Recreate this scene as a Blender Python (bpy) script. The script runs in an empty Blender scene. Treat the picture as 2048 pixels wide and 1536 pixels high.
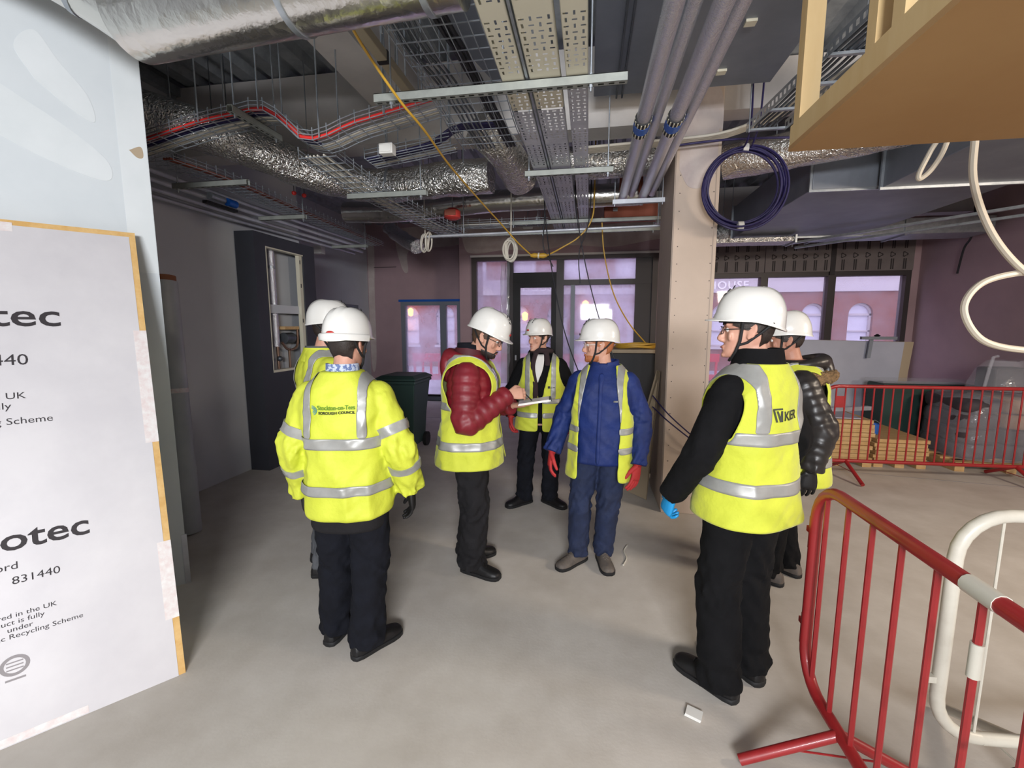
import bpy, bmesh, math, random
from mathutils import Vector, Matrix, noise, Euler
R = math.radians
PI = math.pi
scene = bpy.context.scene
COL = scene.collection

# ---------------------------------------------------------------- camera
cam_data = bpy.data.cameras.new('camera')
cam_data.sensor_width = 36.0
cam_data.lens = 36.0 * 900.0 / 2048.0
cam_data.clip_start = 0.02
cam = bpy.data.objects.new('camera', cam_data)
COL.objects.link(cam)
cam.location = (0, 0, 1.70)
cam.rotation_euler = (R(90 - 7.3), 0, R(9.6))
scene.camera = cam

# ---------------------------------------------------------------- world, lights, exposure
scene.view_settings.view_transform = 'Standard'
scene.view_settings.look = 'None'
scene.view_settings.gamma = 1.0
scene.view_settings.use_curve_mapping = False
scene.view_settings.exposure = -0.05
world = bpy.data.worlds.new('dusk_sky')
scene.world = world
world.use_nodes = True
wn = world.node_tree.nodes
wn['Background'].inputs[0].default_value = (0.74, 0.71, 0.90, 1)
wn['Background'].inputs[1].default_value = 3.0

def area_light(name, loc, target, sx, sy, power, color):
    d = bpy.data.lights.new(name, 'AREA')
    d.shape = 'RECTANGLE'; d.size = sx; d.size_y = sy
    d.energy = power; d.color = color
    o = bpy.data.objects.new(name, d); COL.objects.link(o)
    o.location = loc
    v = Vector(target) - Vector(loc)
    o.rotation_euler = v.to_track_quat('-Z', 'Y').to_euler()
    return o
# site lamps of the same room, behind the photographer and in the bay to the right of the frame
area_light('lamp_behind_offscreen', (0.5, -3.1, 2.36), (-0.7, 4.0, 1.8), 1.8, 0.7, 400, (0.96, 0.97, 1.0))
area_light('lamp_right_offscreen', (4.7, 1.7, 2.7), (2.2, 4.6, 1.0), 0.9, 0.4, 120, (1.0, 0.85, 0.68))

# ---------------------------------------------------------------- helpers
def lin(h):
    h = h.lstrip('#')
    v = [int(h[i:i + 2], 16) / 255 for i in (0, 2, 4)]
    return tuple(x / 12.92 if x <= 0.04045 else ((x + 0.055) / 1.055) ** 2.4 for x in v)

MATS = {}
def mat(name, col, rough=0.6, metal=0.0, col2=None, vscale=6.0, vlo=0.35, vhi=0.65, bump=0.0, bscale=30.0,
        bdist=0.01, emit=None, emit_s=0.0, stretch=None, spec=None, sheen=0.0, coat=0.0):
    m = bpy.data.materials.new(name); m.use_nodes = True
    nt = m.node_tree; b = nt.nodes['Principled BSDF']
    c = lin(col) if isinstance(col, str) else col
    b.inputs['Base Color'].default_value = (*c, 1)
    b.inputs['Roughness'].default_value = rough
    b.inputs['Metallic'].default_value = metal
    if spec is not None: b.inputs['Specular IOR Level'].default_value = spec
    if sheen: b.inputs['Sheen Weight'].default_value = sheen
    if coat: b.inputs['Coat Weight'].default_value = coat
    tc = None
    def coords():
        nonlocal tc
        if tc is None:
            t = nt.nodes.new('ShaderNodeTexCoord')
            if stretch:
                mp = nt.nodes.new('ShaderNodeMapping'); mp.inputs['Scale'].default_value = stretch
                nt.links.new(t.outputs['Object'], mp.inputs['Vector']); tc = mp.outputs['Vector']
            else: tc = t.outputs['Object']
        return tc
    if col2 is not None:
        c2 = lin(col2) if isinstance(col2, str) else col2
        n = nt.nodes.new('ShaderNodeTexNoise'); n.inputs['Scale'].default_value = vscale
        n.inputs['Detail'].default_value = 6; n.inputs['Roughness'].default_value = 0.62
        nt.links.new(coords(), n.inputs['Vector'])
        r = nt.nodes.new('ShaderNodeValToRGB')
        r.color_ramp.elements[0].position = vlo; r.color_ramp.elements[0].color = (*c, 1)
        r.color_ramp.elements[1].position = vhi; r.color_ramp.elements[1].color = (*c2, 1)
        nt.links.new(n.outputs['Fac'], r.inputs['Fac'])
        nt.links.new(r.outputs['Color'], b.inputs['Base Color'])
    if bump:
        n2 = nt.nodes.new('ShaderNodeTexNoise'); n2.inputs['Scale'].default_value = bscale
        n2.inputs['Detail'].default_value = 4
        nt.links.new(coords(), n2.inputs['Vector'])
        bp = nt.nodes.new('ShaderNodeBump'); bp.inputs['Strength'].default_value = bump
        bp.inputs['Distance'].default_value = bdist
        nt.links.new(n2.outputs['Fac'], bp.inputs['Height'])
        nt.links.new(bp.outputs['Normal'], b.inputs['Normal'])
    if emit is not None:
        e = lin(emit) if isinstance(emit, str) else emit
        b.inputs['Emission Color'].default_value = (*e, 1)
        b.inputs['Emission Strength'].default_value = emit_s
    MATS[name] = m
    return m

def foil(name, tint, scale=26.0, strength=0.55, rough=0.22):
    m = mat(name, tint, rough, 1.0)
    nt = m.node_tree; b = nt.nodes['Principled BSDF']
    t = nt.nodes.new('ShaderNodeTexCoord')
    v = nt.nodes.new('ShaderNodeTexVoronoi'); v.inputs['Scale'].default_value = scale
    n = nt.nodes.new('ShaderNodeTexNoise'); n.inputs['Scale'].default_value = scale * 0.6; n.inputs['Detail'].default_value = 5
    nt.links.new(t.outputs['Object'], n.inputs['Vector'])
    mx = nt.nodes.new('ShaderNodeMixRGB'); mx.blend_type = 'ADD'; mx.inputs[0].default_value = 0.35
    nt.links.new(t.outputs['Object'], mx.inputs[1]); nt.links.new(n.outputs['Color'], mx.inputs[2])
    nt.links.new(mx.outputs[0], v.inputs['Vector'])
    bp = nt.nodes.new('ShaderNodeBump'); bp.inputs['Strength'].default_value = strength; bp.inputs['Distance'].default_value = 0.012
    nt.links.new(v.outputs['Distance'], bp.inputs['Height'])
    nt.links.new(bp.outputs['Normal'], b.inputs['Normal'])
    return m

def glass(name, haze, haze_col, gloss=0.012):
    m = bpy.data.materials.new(name); m.use_nodes = True
    nt = m.node_tree; nt.nodes.clear()
    out = nt.nodes.new('ShaderNodeOutputMaterial')
    tr = nt.nodes.new('ShaderNodeBsdfTransparent'); tr.inputs[0].default_value = (0.93, 0.93, 0.97, 1)
    gl = nt.nodes.new('ShaderNodeBsdfGlossy'); gl.inputs['Roughness'].default_value = 0.04
    df = nt.nodes.new('ShaderNodeBsdfTranslucent'); df.inputs[0].default_value = (*haze_col, 1)
    t = nt.nodes.new('ShaderNodeTexCoord')
    n = nt.nodes.new('ShaderNodeTexNoise'); n.inputs['Scale'].default_value = 2.2; n.inputs['Detail'].default_value = 5
    nt.links.new(t.outputs['Object'], n.inputs['Vector'])
    r = nt.nodes.new('ShaderNodeMapRange'); r.inputs[1].default_value = 0.3; r.inputs[2].default_value = 0.75
    r.inputs[3].default_value = haze * 0.5; r.inputs[4].default_value = haze * 1.4
    nt.links.new(n.outputs['Fac'], r.inputs[0])
    a = nt.nodes.new('ShaderNodeMixShader'); nt.links.new(r.outputs[0], a.inputs[0])
    nt.links.new(tr.outputs[0], a.inputs[1]); nt.links.new(df.outputs[0], a.inputs[2])
    c = nt.nodes.new('ShaderNodeMixShader'); c.inputs[0].default_value = gloss
    nt.links.new(a.outputs[0], c.inputs[1]); nt.links.new(gl.outputs[0], c.inputs[2])
    nt.links.new(c.outputs[0], out.inputs[0])
    MATS[name] = m
    return m

class MB:
    """collects shapes, build() links them as one mesh object"""
    def __init__(s): s.v = []; s.f = []
    def add(s, vs, fs):
        o = len(s.v); s.v += [tuple(p) for p in vs]; s.f += [tuple(i + o for i in f) for f in fs]; return s
    def box(s, a, b):
        x0, y0, z0 = a; x1, y1, z1 = b
        if x0 > x1: x0, x1 = x1, x0
        if y0 > y1: y0, y1 = y1, y0
        if z0 > z1: z0, z1 = z1, z0
        return s.add([(x0,y0,z0),(x1,y0,z0),(x1,y1,z0),(x0,y1,z0),(x0,y0,z1),(x1,y0,z1),(x1,y1,z1),(x0,y1,z1)],
              [(0,3,2,1),(4,5,6,7),(0,1,5,4),(1,2,6,5),(2,3,7,6),(3,0,4,7)])
    def obox(s, o, u, v, w):
        """box from corner o with edge vectors u, v, w"""
        o, u, v, w = Vector(o), Vector(u), Vector(v), Vector(w)
        if u.cross(v).dot(w) < 0: u, v = v, u
        p = [o, o+u, o+u+v, o+v, o+w, o+u+w, o+u+v+w, o+v+w]
        return s.add(p, [(0,3,2,1),(4,5,6,7),(0,1,5,4),(1,2,6,5),(2,3,7,6),(3,0,4,7)])
    def loft(s, rings, cap=True, closed=True):
        o = len(s.v); n = len(rings[0])
        for r in rings: s.v += [tuple(p) for p in r]
        for i in range(len(rings) - 1):
            for j in range(n if closed else n - 1):
                k = (j + 1) % n
                s.f.append((o+i*n+j, o+i*n+k, o+(i+1)*n+k, o+(i+1)*n+j))
        if cap and closed:
            s.f.append(tuple(o + j for j in reversed(range(n))))
            s.f.append(tuple(o + (len(rings)-1)*n + j for j in range(n)))
        return s
    def tube(s, pts, r, n=8, cap=True, up=None, wob=0.0, seed=0):
        pts = [Vector(p) for p in pts]
        rs = r if isinstance(r, (list, tuple)) else [r] * len(pts)
        rings = []; prev = None
        for i, p in enumerate(pts):
            t = (pts[min(i+1, len(pts)-1)] - pts[max(i-1, 0)]).normalized()
            if prev is None:
                a = Vector((0, 0, 1)) if abs(t.z) < 0.9 else Vector((1, 0, 0))
                x = t.cross(a).normalized()
            else:
                x = (prev - t * prev.dot(t)).normalized()
            prev = x; y = t.cross(x)
            ring = []
            for j in range(n):
                a = 2 * PI * j / n + PI / n
                rr = rs[i]
                if wob: rr *= 1 + wob * noise.noise(Vector((p.x*6+seed, p.y*6+math.cos(a)*1.3, p.z*6+math.sin(a)*1.3)))
                ring.append(p + (x * math.cos(a) + y * math.sin(a)) * rr)
            rings.append(ring)
        return s.loft(rings, cap)
    def ball(s, c, rx, ry=None, rz=None, n=12, m=8, rot=None):
        ry = rx if ry is None else ry; rz = rx if rz is None else rz
        c = Vector(c); rings = []
        for i in range(1, m):
            a = PI * i / m
            ring = []
            for j in range(n):
                b = 2 * PI * j / n
                q = Vector((rx*math.sin(a)*math.cos(b), ry*math.sin(a)*math.sin(b), -rz*math.cos(a)))
                if rot is not None: q = rot @ q
                ring.append(c + q)
            rings.append(ring)
        return s.loft(rings, True)
    def lathe(s, prof, c=(0,0,0), n=20, cap=True):
        c = Vector(c)
        return s.loft([[c + Vector((r*math.cos(2*PI*j/n), r*math.sin(2*PI*j/n), z)) for j in range(n)] for r, z in prof], cap)
    def plate(s, o, u, v, nu, nv, hu, hv, slots=None):
        """perforated sheet: nu x nv cells, each with a slot hole hu x hv (fractions of the cell)"""
        o, u, v = Vector(o), Vector(u), Vector(v)
        du, dv = u / nu, v / nv
        for i in range(nu):
            for j in range(nv):
                c = o + du*i + dv*j
                p = [c, c+du, c+du+dv, c+dv]
                a, b = hu, hv
                if slots: a, b = slots(i, j)
                if a <= 0:
                    s.add(p, [(0,1,2,3)]); continue
                m_ = c + du/2 + dv/2
                q = [m_-du*a/2-dv*b/2, m_+du*a/2-dv*b/2, m_+du*a/2+dv*b/2, m_-du*a/2+dv*b/2]
                s.add(p + q, [(0,1,5,4),(1,2,6,5),(2,3,7,6),(3,0,4,7)])
        return s
    def mesh(s, name):
        me = bpy.data.meshes.new(name); me.from_pydata(s.v, [], s.f); me.update(); return me
    def build(s, name, m, parent=None, smooth=False, bevel=0.0, angle=40):
        return link(name, s.mesh(name), m, parent, smooth, bevel, angle)

def link(name, me, m, parent=None, smooth=False, bevel=0.0, angle=40):
    o = bpy.data.objects.new(name, me); COL.objects.link(o)
    mm = MATS[m] if isinstance(m, str) else m
    if mm is not None and not me.materials: me.materials.append(mm)
    if smooth:
        me.polygons.foreach_set('use_smooth', [True] * len(me.polygons))
        try: me.set_sharp_from_angle(angle=R(angle))
        except Exception: pass
    if bevel:
        b = o.modifiers.new('edge', 'BEVEL'); b.width = bevel; b.segments = 2; b.limit_method = 'ANGLE'
    if parent is not None:
        o.parent = parent
        if parent.get('_w'): o.matrix_parent_inverse = Matrix.Translation(parent.location).inverted()
        elif parent.parent is not None and parent.parent.get('_w'): pass
    return o

def tag(o, label=None, cat=None, group=None, kind=None):
    if label: o['label'] = label
    if cat: o['category'] = cat
    if group: o['group'] = group
    if kind: o['kind'] = kind
    return o
def thing(name, label, cat, loc, group=None, local=False, rotz=0.0, kind=None):
    """an Empty at the base of a thing; parts are given in world coordinates unless local"""
    o = bpy.data.objects.new(name, None); COL.objects.link(o)
    o.location = loc; o.rotation_euler = (0, 0, rotz); o.empty_display_size = 0.1
    if not local: o['_w'] = 1
    return tag(o, label, cat, group, kind)
def struct(o): o['kind'] = 'structure'; return o
def sub(o, parent):
    """make o (built in world coordinates) a sub-part of the part parent"""
    o.parent = parent
    return o
def copy_tree(o, parent=None):
    c = o.copy(); COL.objects.link(c); c.parent = parent
    for ch in list(o.children): copy_tree(ch, c)
    return c
def spline(pts, n=8):
    """Catmull-Rom through the points"""
    P = [Vector(p) for p in pts]; out = []
    Q = [P[0]*2 - P[1]] + P + [P[-1]*2 - P[-2]]
    for i in range(1, len(Q) - 2):
        for k in range(n):
            t = k / n
            a, b, c, d = Q[i-1], Q[i], Q[i+1], Q[i+2]
            out.append(0.5*((2*b) + (c-a)*t + (2*a-5*b+4*c-d)*t*t + (3*b-a-3*c+d)*t*t*t))
    out.append(P[-1]); return out
def hang_rods(t, pts, r=0.005, z1=3.945):
    """threaded hangers from (x, y, z) up to the deck, each a part"""
    for x, y, z in pts:
        MB().tube([(x, y, z), (x, y, z1)], r, 6).build('threaded_rod', 'galv', t)
def resample(pts, step):
    """points at even spacing along the smooth curve through pts"""
    q = spline(pts, 12); acc = [0.0]
    for a, b in zip(q, q[1:]): acc.append(acc[-1] + (b-a).length)
    n = max(2, round(acc[-1]/step)); out = []; j = 0
    for k in range(n+1):
        t = acc[-1]*k/n
        while j < len(q)-2 and acc[j+1] < t: j += 1
        out.append(q[j].lerp(q[j+1], min(1.0, (t-acc[j])/max(1e-9, acc[j+1]-acc[j]))))
    return out
def text_mesh(s, size, name='lettering', extrude=0.0006, sx=1.0, align='LEFT', spacing=1.0, bold=0.0):
    cu = bpy.data.curves.new(name, 'FONT'); cu.body = s; cu.size = size; cu.extrude = extrude
    cu.align_x = align; cu.space_character = spacing; cu.resolution_u = 3; cu.offset = bold
    ob = bpy.data.objects.new(name, cu); COL.objects.link(ob)
    dg = bpy.context.evaluated_depsgraph_get()
    me = bpy.data.meshes.new_from_object(ob.evaluated_get(dg))
    bpy.data.objects.remove(ob); bpy.data.curves.remove(cu)
    if sx != 1.0:
        for v in me.vertices: v.co.x *= sx
    me.name = name
    return me
def place_text(s, size, origin, xdir, ydir, m, parent=None, name='lettering', lift=0.002, **kw):
    """lettering lying on a plane: origin, reading direction xdir, up direction ydir"""
    me = text_mesh(s, size, name, **kw)
    x = Vector(xdir).normalized(); y = Vector(ydir); y = (y - x*y.dot(x)).normalized(); z = x.cross(y)
    M = Matrix((x, y, z)).transposed().to_4x4(); M.translation = Vector(origin) + z*lift
    me.transform(M)
    return link(name, me, m, parent)

# ---------------------------------------------------------------- materials
mat('floor_screed', '#c8c2ba', 0.62, col2='#ada59b', vscale=2.4, vlo=0.3, vhi=0.8, bump=0.06, bscale=60, spec=0.35)
mat('white_board', '#cbd1d4', 0.75, col2='#c2c9cd', vscale=1.2)
mat('skim_patch', '#d4d9db', 0.8, col2='#ccd2d4', vscale=2.2)
mat('grey_wall', '#c3c6cb', 0.7, col2='#b9bdc3', vscale=0.9)
mat('pink_board', '#a98f94', 0.8, col2='#9d858b', vscale=1.1)
mat('plaster_patch', '#c4b9b4', 0.85, col2='#b5a6a3', vscale=5)
mat('column_board', '#c9b7a8', 0.8, col2='#bfae9f', vscale=1.5)
mat('beam_white', '#d5d1cd', 0.8, col2='#c6c3c1', vscale=2.0)
mat('deck_steel', '#a7adb3', 0.45, 0.3, col2='#8d949b', vscale=9)
mat('galv', '#b4bac0', 0.40, 0.7, col2='#9ba2a9', vscale=14)
mat('galv_dark', '#70767c', 0.5, 0.75, col2='#5d636a', vscale=6)
mat('galv_light', '#c9ccd2', 0.45, 0.35, col2='#b6bac2', vscale=8)
mat('cream_paint', '#d6d2be', 0.5, 0.1)
mat('duct_grey', '#858b95', 0.5, 0.4, col2='#7a808a', vscale=3)
mat('strut_steel', '#9ea29c', 0.5, 0.35, col2='#8d918c', vscale=9)
mat('tan_trunking', '#9a917c', 0.6)
mat('anthracite', '#383a42', 0.55, col2='#33353d', vscale=2)
mat('frame_dark', '#3a3536', 0.45, 0.2)
mat('frame_bronze', '#4a4240', 0.45, 0.2)
mat('frame_grey', '#7c828c', 0.5, 0.2)
mat('black_matt', '#141316', 0.6)
mat('black_rubber', '#1b1b1d', 0.75)
mat('white_plastic', '#dcdbd6', 0.4)
mat('white_cable', '#cfcabd', 0.5)
mat('purple_cable', '#251e50', 0.45)
mat('red_cable', '#d9302c', 0.45)
mat('yellow_cable', '#c49a35', 0.5)
mat('black_cable', '#1a1a22', 0.5)
mat('blue_valve', '#1658b0', 0.4)
mat('red_paint', '#9a2326', 0.42, col2='#841c1c', vscale=7, vlo=0.5, vhi=0.75, coat=0.2)
mat('white_paint', '#c9c5b8', 0.4, col2='#b7b1a3', vscale=6, vlo=0.5, vhi=0.8)
mat('timber', '#c9a878', 0.65, col2='#b8935f', vscale=5, stretch=(1, 9, 9))
mat('pine', '#d8bd8c', 0.6, col2='#c9a873', vscale=4, stretch=(1, 1, 0.2))
mat('mdf', '#b08a5c', 0.7, col2='#a88052', vscale=1.2)
mat('foam', '#d6b277', 0.8, col2='#c99f5f', vscale=20)
mat('board_face', '#cbc8ca', 0.5, 0.05, col2='#c2bfc2', vscale=3)
mat('print_ink', '#2a2428', 0.7)
mat('print_faint', '#8f8a8c', 0.7)
mat('tape_white', '#dedcda', 0.5, col2='#d3c4c2', vscale=30)
mat('grey_sheet', '#aeb4b8', 0.4, col2='#9ea5aa', vscale=3)
mat('brown_core', '#8a5a40', 0.8)
mat('bin_green', '#2c4440', 0.5)
mat('sheet_board', '#aeb0bd', 0.7, col2='#a3a5b3', vscale=1.5)
mat('sheet_edge', '#a8977f', 0.8)
mat('insul_print', '#6e6665', 0.6, col2='#645c5c', vscale=3)
mat('ink_dark', '#2b2628', 0.7)
mat('brick', '#86503f', 0.85, col2='#754233', vscale=8)
mat('stone', '#bdb4b6', 0.8)
mat('street', '#9996a0', 0.85, col2='#85828c', vscale=2)
mat('outside_red', '#d03038', 0.5)
mat('lamp_glow', '#ffb060', 0.5, emit='#ff9a40', emit_s=9.0)
mat('tail_lamp', '#ff2020', 0.5, emit='#ff2018', emit_s=6.0)
mat('lit_room', '#cfccda', 0.5)
mat('blue_cup', '#2c62b8', 0.5)
mat('pvc_hose', '#c9bfae', 0.45)
mat('red_box', '#c03a34', 0.5)
mat('rust', '#8a4a38', 0.7)
mat('copper', '#7d6455', 0.4, 0.6)
mat('slate', '#3b4450', 0.6)
foil('foil_bright', '#d9d8d4', 20, 0.9, 0.2)
foil('foil_smooth', '#dbd9d3', 10, 0.25, 0.25)
foil('foil_pipe', '#e2e3ea', 34, 0.35, 0.27).node_tree.nodes['Principled BSDF'].inputs['Metallic'].default_value = 0.88
glass('pane_clear', 0.15, (0.85, 0.84, 0.97))
glass('pane_film', 0.34, (0.80, 0.82, 0.99))
glass('pane_dirty', 0.55, (0.82, 0.82, 0.95))
def wrap_material():
    m = mat('clear_wrap', '#cfd2dc', 0.16, 0.0, bump=0.7, bscale=9, bdist=0.03)
    b = m.node_tree.nodes['Principled BSDF']; b.inputs['Alpha'].default_value = 0.24; b.inputs['Coat Weight'].default_value = 1.0
    return m
wrap_material()

# ================================================================ THE SETTING
struct(MB().box((-5.6, -3.6, -0.12), (5.9, 9.9, 0)).build('floor', 'floor_screed'))
# fluted steel deck overhead
def deck():
    mb = MB(); z = 3.95; p = 0.30; d = 0.07
    prof = []; x = -5.6
    while x < 5.9:
        prof += [(x, z), (x + 0.13, z), (x + 0.165, z + d), (x + 0.265, z + d)]
        x += p
    a = [Vector((x_, -3.6, z_)) for x_, z_ in prof]; b = [Vector((x_, 9.9, z_)) for x_, z_ in prof]
    n = len(a)
    mb.add(a + b, [(i, i + 1, n + i + 1, n + i) for i in range(n - 1)])
    mb.box((-5.6, -3.6, z + d + 0.005), (5.9, 9.9, z + 0.2))
    return struct(mb.build('ceiling', 'deck_steel'))
deck()
# angled partition on the left
PD = Vector((0.62, 0.785, 0)).normalized(); PN = Vector((PD.y, -PD.x, 0))
PE = Vector((-2.60, 2.42, 0))
wp = struct(MB().obox(PE - PD*4.6, PD*4.6, -PN*0.13, (0, 0, 3.93)).build('wall_partition', 'white_board'))
# skimmed joints on the partition board
for s0, s1, z0, z1 in ((-0.13, -0.002, 2.02, 3.45),):
    MB().obox(PE + PD*s0 + Vector((0, 0, z0)), PD*(s1-s0), PN*0.0015, (0, 0, z1-z0)).build('skimmed_joint', 'skim_patch', wp)
def blob(mb, o, u, v, pts, n=6):
    """flat rounded patch: outline points in (u, v) plane"""
    q = spline([Vector((a, b, 0)) for a, b in pts + pts[:1]], n)[:-1]
    w = Vector(u).cross(Vector(v)).normalized()*0.0016
    top = [Vector(o) + Vector(u)*p.x + Vector(v)*p.y for p in q]
    return mb.loft([top, [p + w for p in top]])
for pts in ([(-0.44,2.98),(-0.50,3.12),(-0.42,3.22),(-0.34,3.1),(-0.24,2.96),(-0.22,2.83),(-0.30,2.86)],
            [(-0.70,2.72),(-0.62,2.92),(-0.48,2.86),(-0.30,2.74),(-0.18,2.62),(-0.2,2.52),(-0.42,2.58)]):
    mb = MB(); blob(mb, PE, PD, (0, 0, 1), pts); mb.build('skim_patch', 'skim_patch', wp)
mb = MB(); blob(mb, PE, PD, (0, 0, 1), [(-0.085,2.715),(-0.03,2.745),(-0.022,2.69),(-0.05,2.68)]); mb.build('torn_paper_patch', 'sheet_edge', wp)
struct(MB().obox(PE - PD*0.02, PD*0.03, PN*0.004, (0, 0, 0.34)).build('trim_1', 'galv_light'))
# other walls
struct(MB().box((-4.1, 0.9, 0), (-3.95, 5.80, 4.02)).build('wall_left', 'grey_wall'))
wl = MB(); wl.box((-5.2, 5.8, 0), (-5.0, 8.21, 4.02)); wl.box((-5.2, 9.29, 0), (-5.0, 9.8, 4.02)); wl.box((-5.2, 8.21, 2.16), (-5.0, 9.29, 4.02))
struct(wl.build('wall_left_far', 'grey_wall'))
struct(MB().box((-5.2, 5.66, 0), (-4.1, 5.8, 4.02)).build('wall_return', 'grey_wall'))
t = thing('door_1', 'dark open doorway with grey lining in the left wall', None, (-5.1, 8.75, 0), kind='structure')
MB().box((-5.2, 8.21, 0), (-4.985, 8.26, 2.16)).build('door_lining', 'frame_grey', t)
MB().box((-5.2, 9.24, 0), (-4.985, 9.29, 2.16)).build('door_lining', 'frame_grey', t)
MB().box((-5.2, 8.26, 2.11), (-4.985, 9.24, 2.16)).build('door_lining', 'frame_grey', t)
lb = MB(); lb.box((-6.5, 8.0, -0.1), (-6.4, 9.5, 2.5)); lb.box((-6.4, 8.0, -0.1), (-5.2, 8.1, 2.5)); lb.box((-6.4, 9.4, -0.1), (-5.2, 9.5, 2.5)); lb.box((-6.4, 8.1, 2.4), (-5.2, 9.4, 2.5)); lb.box((-6.4, 8.1, -0.1), (-5.6, 9.4, 0.0))
struct(lb.build('wall_lobby', 'grey_wall'))
# back wall with tall narrow window, nib, entrance screen, shopfront windows
wb = MB()
wb.box((-5.2, 9.8, 0), (-4.22, 9.95, 4.02)); wb.box((-4.22, 9.8, 2.27), (-2.6, 9.95, 4.02)); wb.box((-2.80, 9.8, 0), (-2.6, 9.95, 2.27))
wbo = struct(wb.build('wall_back_left', 'pink_board'))
nib = MB(); nib.box((-2.60, 9.0, 0), (-2.34, 9.95, 4.02)); nib.box((-2.34, 9.0, 3.09), (1.26, 9.2, 4.02)); nib.box((1.26, 9.0, 0), (1.95, 9.2, 4.02))
wbm = struct(nib.build('wall_back', 'pink_board'))
wr = MB(); wr.box((1.95, 9.0, 3.36), (5.75, 9.2, 4.02)); wr.box((1.95, 9.0, 0), (5.75, 9.2, 0.32)); wr.box((5.47, 9.0, 0.32), (5.75, 9.2, 3.36))
struct(wr.build('wall_back_right', 'pink_board'))
struct(MB().box((5.6, -3.6, 0), (5.75, 9.0, 4.02)).build('wall_right', 'pink_board'))
struct(MB().box((-5.6, -3.6, 0), (5.75, -3.45, 4.02)).build('wall_rear', 'grey_wall'))
struct(MB().box((-5.6, -3.45, 0), (-5.45, -1.0, 4.02)).build('wall_left_rear', 'grey_wall'))
# plaster patches on the pink back wall
X1, Z1 = Vector((1, 0, 0)), Vector((0, 0, 1))
for o, pts in (((0, 9.799, 0), [(-4.32,3.85),(-4.28,3.42),(-4.14,2.95),(-4.02,2.93),(-4.0,3.36),(-3.5,3.42),(-2.75,3.5),(-2.65,3.88),(-3.5,3.9)]),
               ((0, 8.999, 0), [(-2.56,3.85),(-2.5,3.3),(-2.3,3.14),(-1.6,3.2),(-1.0,3.16),(-0.4,3.25),(0.4,3.2),(1.1,3.3),(1.7,3.4),(1.7,3.85),(0.2,3.6)]),
               ((0, 9.799, 0), [(-4.98,3.6),(-4.98,0.9),(-4.86,0.9),(-4.84,2.4),(-4.82,3.6)])):
    mb = MB(); blob(mb, o, X1, Z1, pts, 5)
    mb.build('plaster_patch', 'plaster_patch', wbo if o[1] > 9.5 else wbm)
# horizontal board joint in the pink wall
MB().box((-4.84, 9.797, 3.02), (-4.3, 9.80, 3.032)).build('board_joint', 'ink_dark', wbo)
# boxed column
c = struct(MB().box((0.69, 4.14, 0), (1.045, 4.86, 3.93)).build('wall_column', 'column_board', bevel=0.004))
MB().box((0.686, 4.15, 0.012), (0.69, 4.852, 3.93)).build('side_board', 'column_board', c)
for x0 in (0.695, 1.018):
    MB().box((x0, 4.135, 0.01), (x0 + 0.022, 4.14, 3.3)).build('corner_bead', 'column_board', c)
rows = MB()
for i in range(22):
    z = 0.2 + i*0.145
    for x0 in (0.733, 1.003): rows.box((x0-0.0035, 4.1375, z-0.0035), (x0+0.0035, 4.141, z+0.0035))
o = rows.build('screw_heads', 'ink_dark', c); o['kind'] = 'stuff'
for pts in ([(0.72,3.0),(0.72,3.6),(1.02,3.6),(1.02,3.02),(0.92,2.86),(0.80,2.86)],):
    mb = MB(); blob(mb, (0, 4.139, 0), X1, Z1, pts); mb.build('plaster_patch', 'plaster_patch', c)

# downstand beams boxed in white board
struct(MB().box((-4.95, 4.0, 3.32), (0.69, 4.26, 3.94)).build('trim_2', 'beam_white'))
struct(MB().box((-1.80, -3.4, 3.50), (-1.50, 4.0, 3.94)).build('trim_3', 'beam_white'))
struct(MB().box((1.05, 8.0, 3.40), (5.6, 8.22, 3.90)).build('trim_4', 'beam_white'))
struct(MB().box((1.05, 4.4, 3.55), (5.6, 4.62, 3.94)).build('trim_5', 'beam_white'))
# head channel and studs under the deck on the left
for nm, a, b in (('trim_6', (-3.95, 1.0, 3.86), (-3.87, 4.0, 3.94)),):
    struct(MB().box(a, b).build(nm, 'galv'))
w = MB()
for y in (2.9, 3.5, 3.93): w.box((-3.95, y, 3.3), (-3.90, y + 0.05, 3.86))
struct(w.build('trim_7', 'galv'))
# joint strips in the screed
for i, (a, b) in enumerate((((1.2, 6.0), (5.5, 5.30)), ((-3.9, 7.9), (1.9, 8.1)))):
    a, b = Vector((*a, 0)), Vector((*b, 0)); u = b - a; n = Vector((-u.y, u.x, 0)).normalized()
    struct(MB().obox(a, u, n*0.012, (0, 0, 0.0015)).build('trim_%d' % (8 + i), 'print_faint'))

# ---------------------------------------------------------------- glazed openings
def frame_rect(t, x0, x1, z0, z1, y0, y1, w, m, name='frame'):
    f = MB()
    f.box((x0, y0, z0), (x0+w, y1, z1)); f.box((x1-w, y0, z0), (x1, y1, z1))
    f.box((x0+w, y0, z1-w), (x1-w, y1, z1)); f.box((x0+w, y0, z0), (x1-w, y1, z0+w))
    return f.build(name, m, t)
def pane(t, x0, x1, z0, z1, y, m='pane_clear'):
    return MB().box((x0, y-0.006, z0), (x1, y+0.006, z1)).build('pane', m, t)
t = thing('window_1', 'tall narrow floor-length window with grey frame beside the pink wall', None, (-3.5, 9.85, 0), kind='structure')
frame_rect(t, -4.22, -2.80, 0.0, 2.27, 9.79, 9.93, 0.10, 'frame_grey')
MB().box((-3.30, 9.80, 0.1), (-3.16, 9.92, 2.17)).build('mullion', 'frame_grey', t)
MB().box((-4.26, 9.77, 2.25), (-2.62, 9.80, 2.30)).build('blue_tape_strip', 'blue_valve', t)
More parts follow.
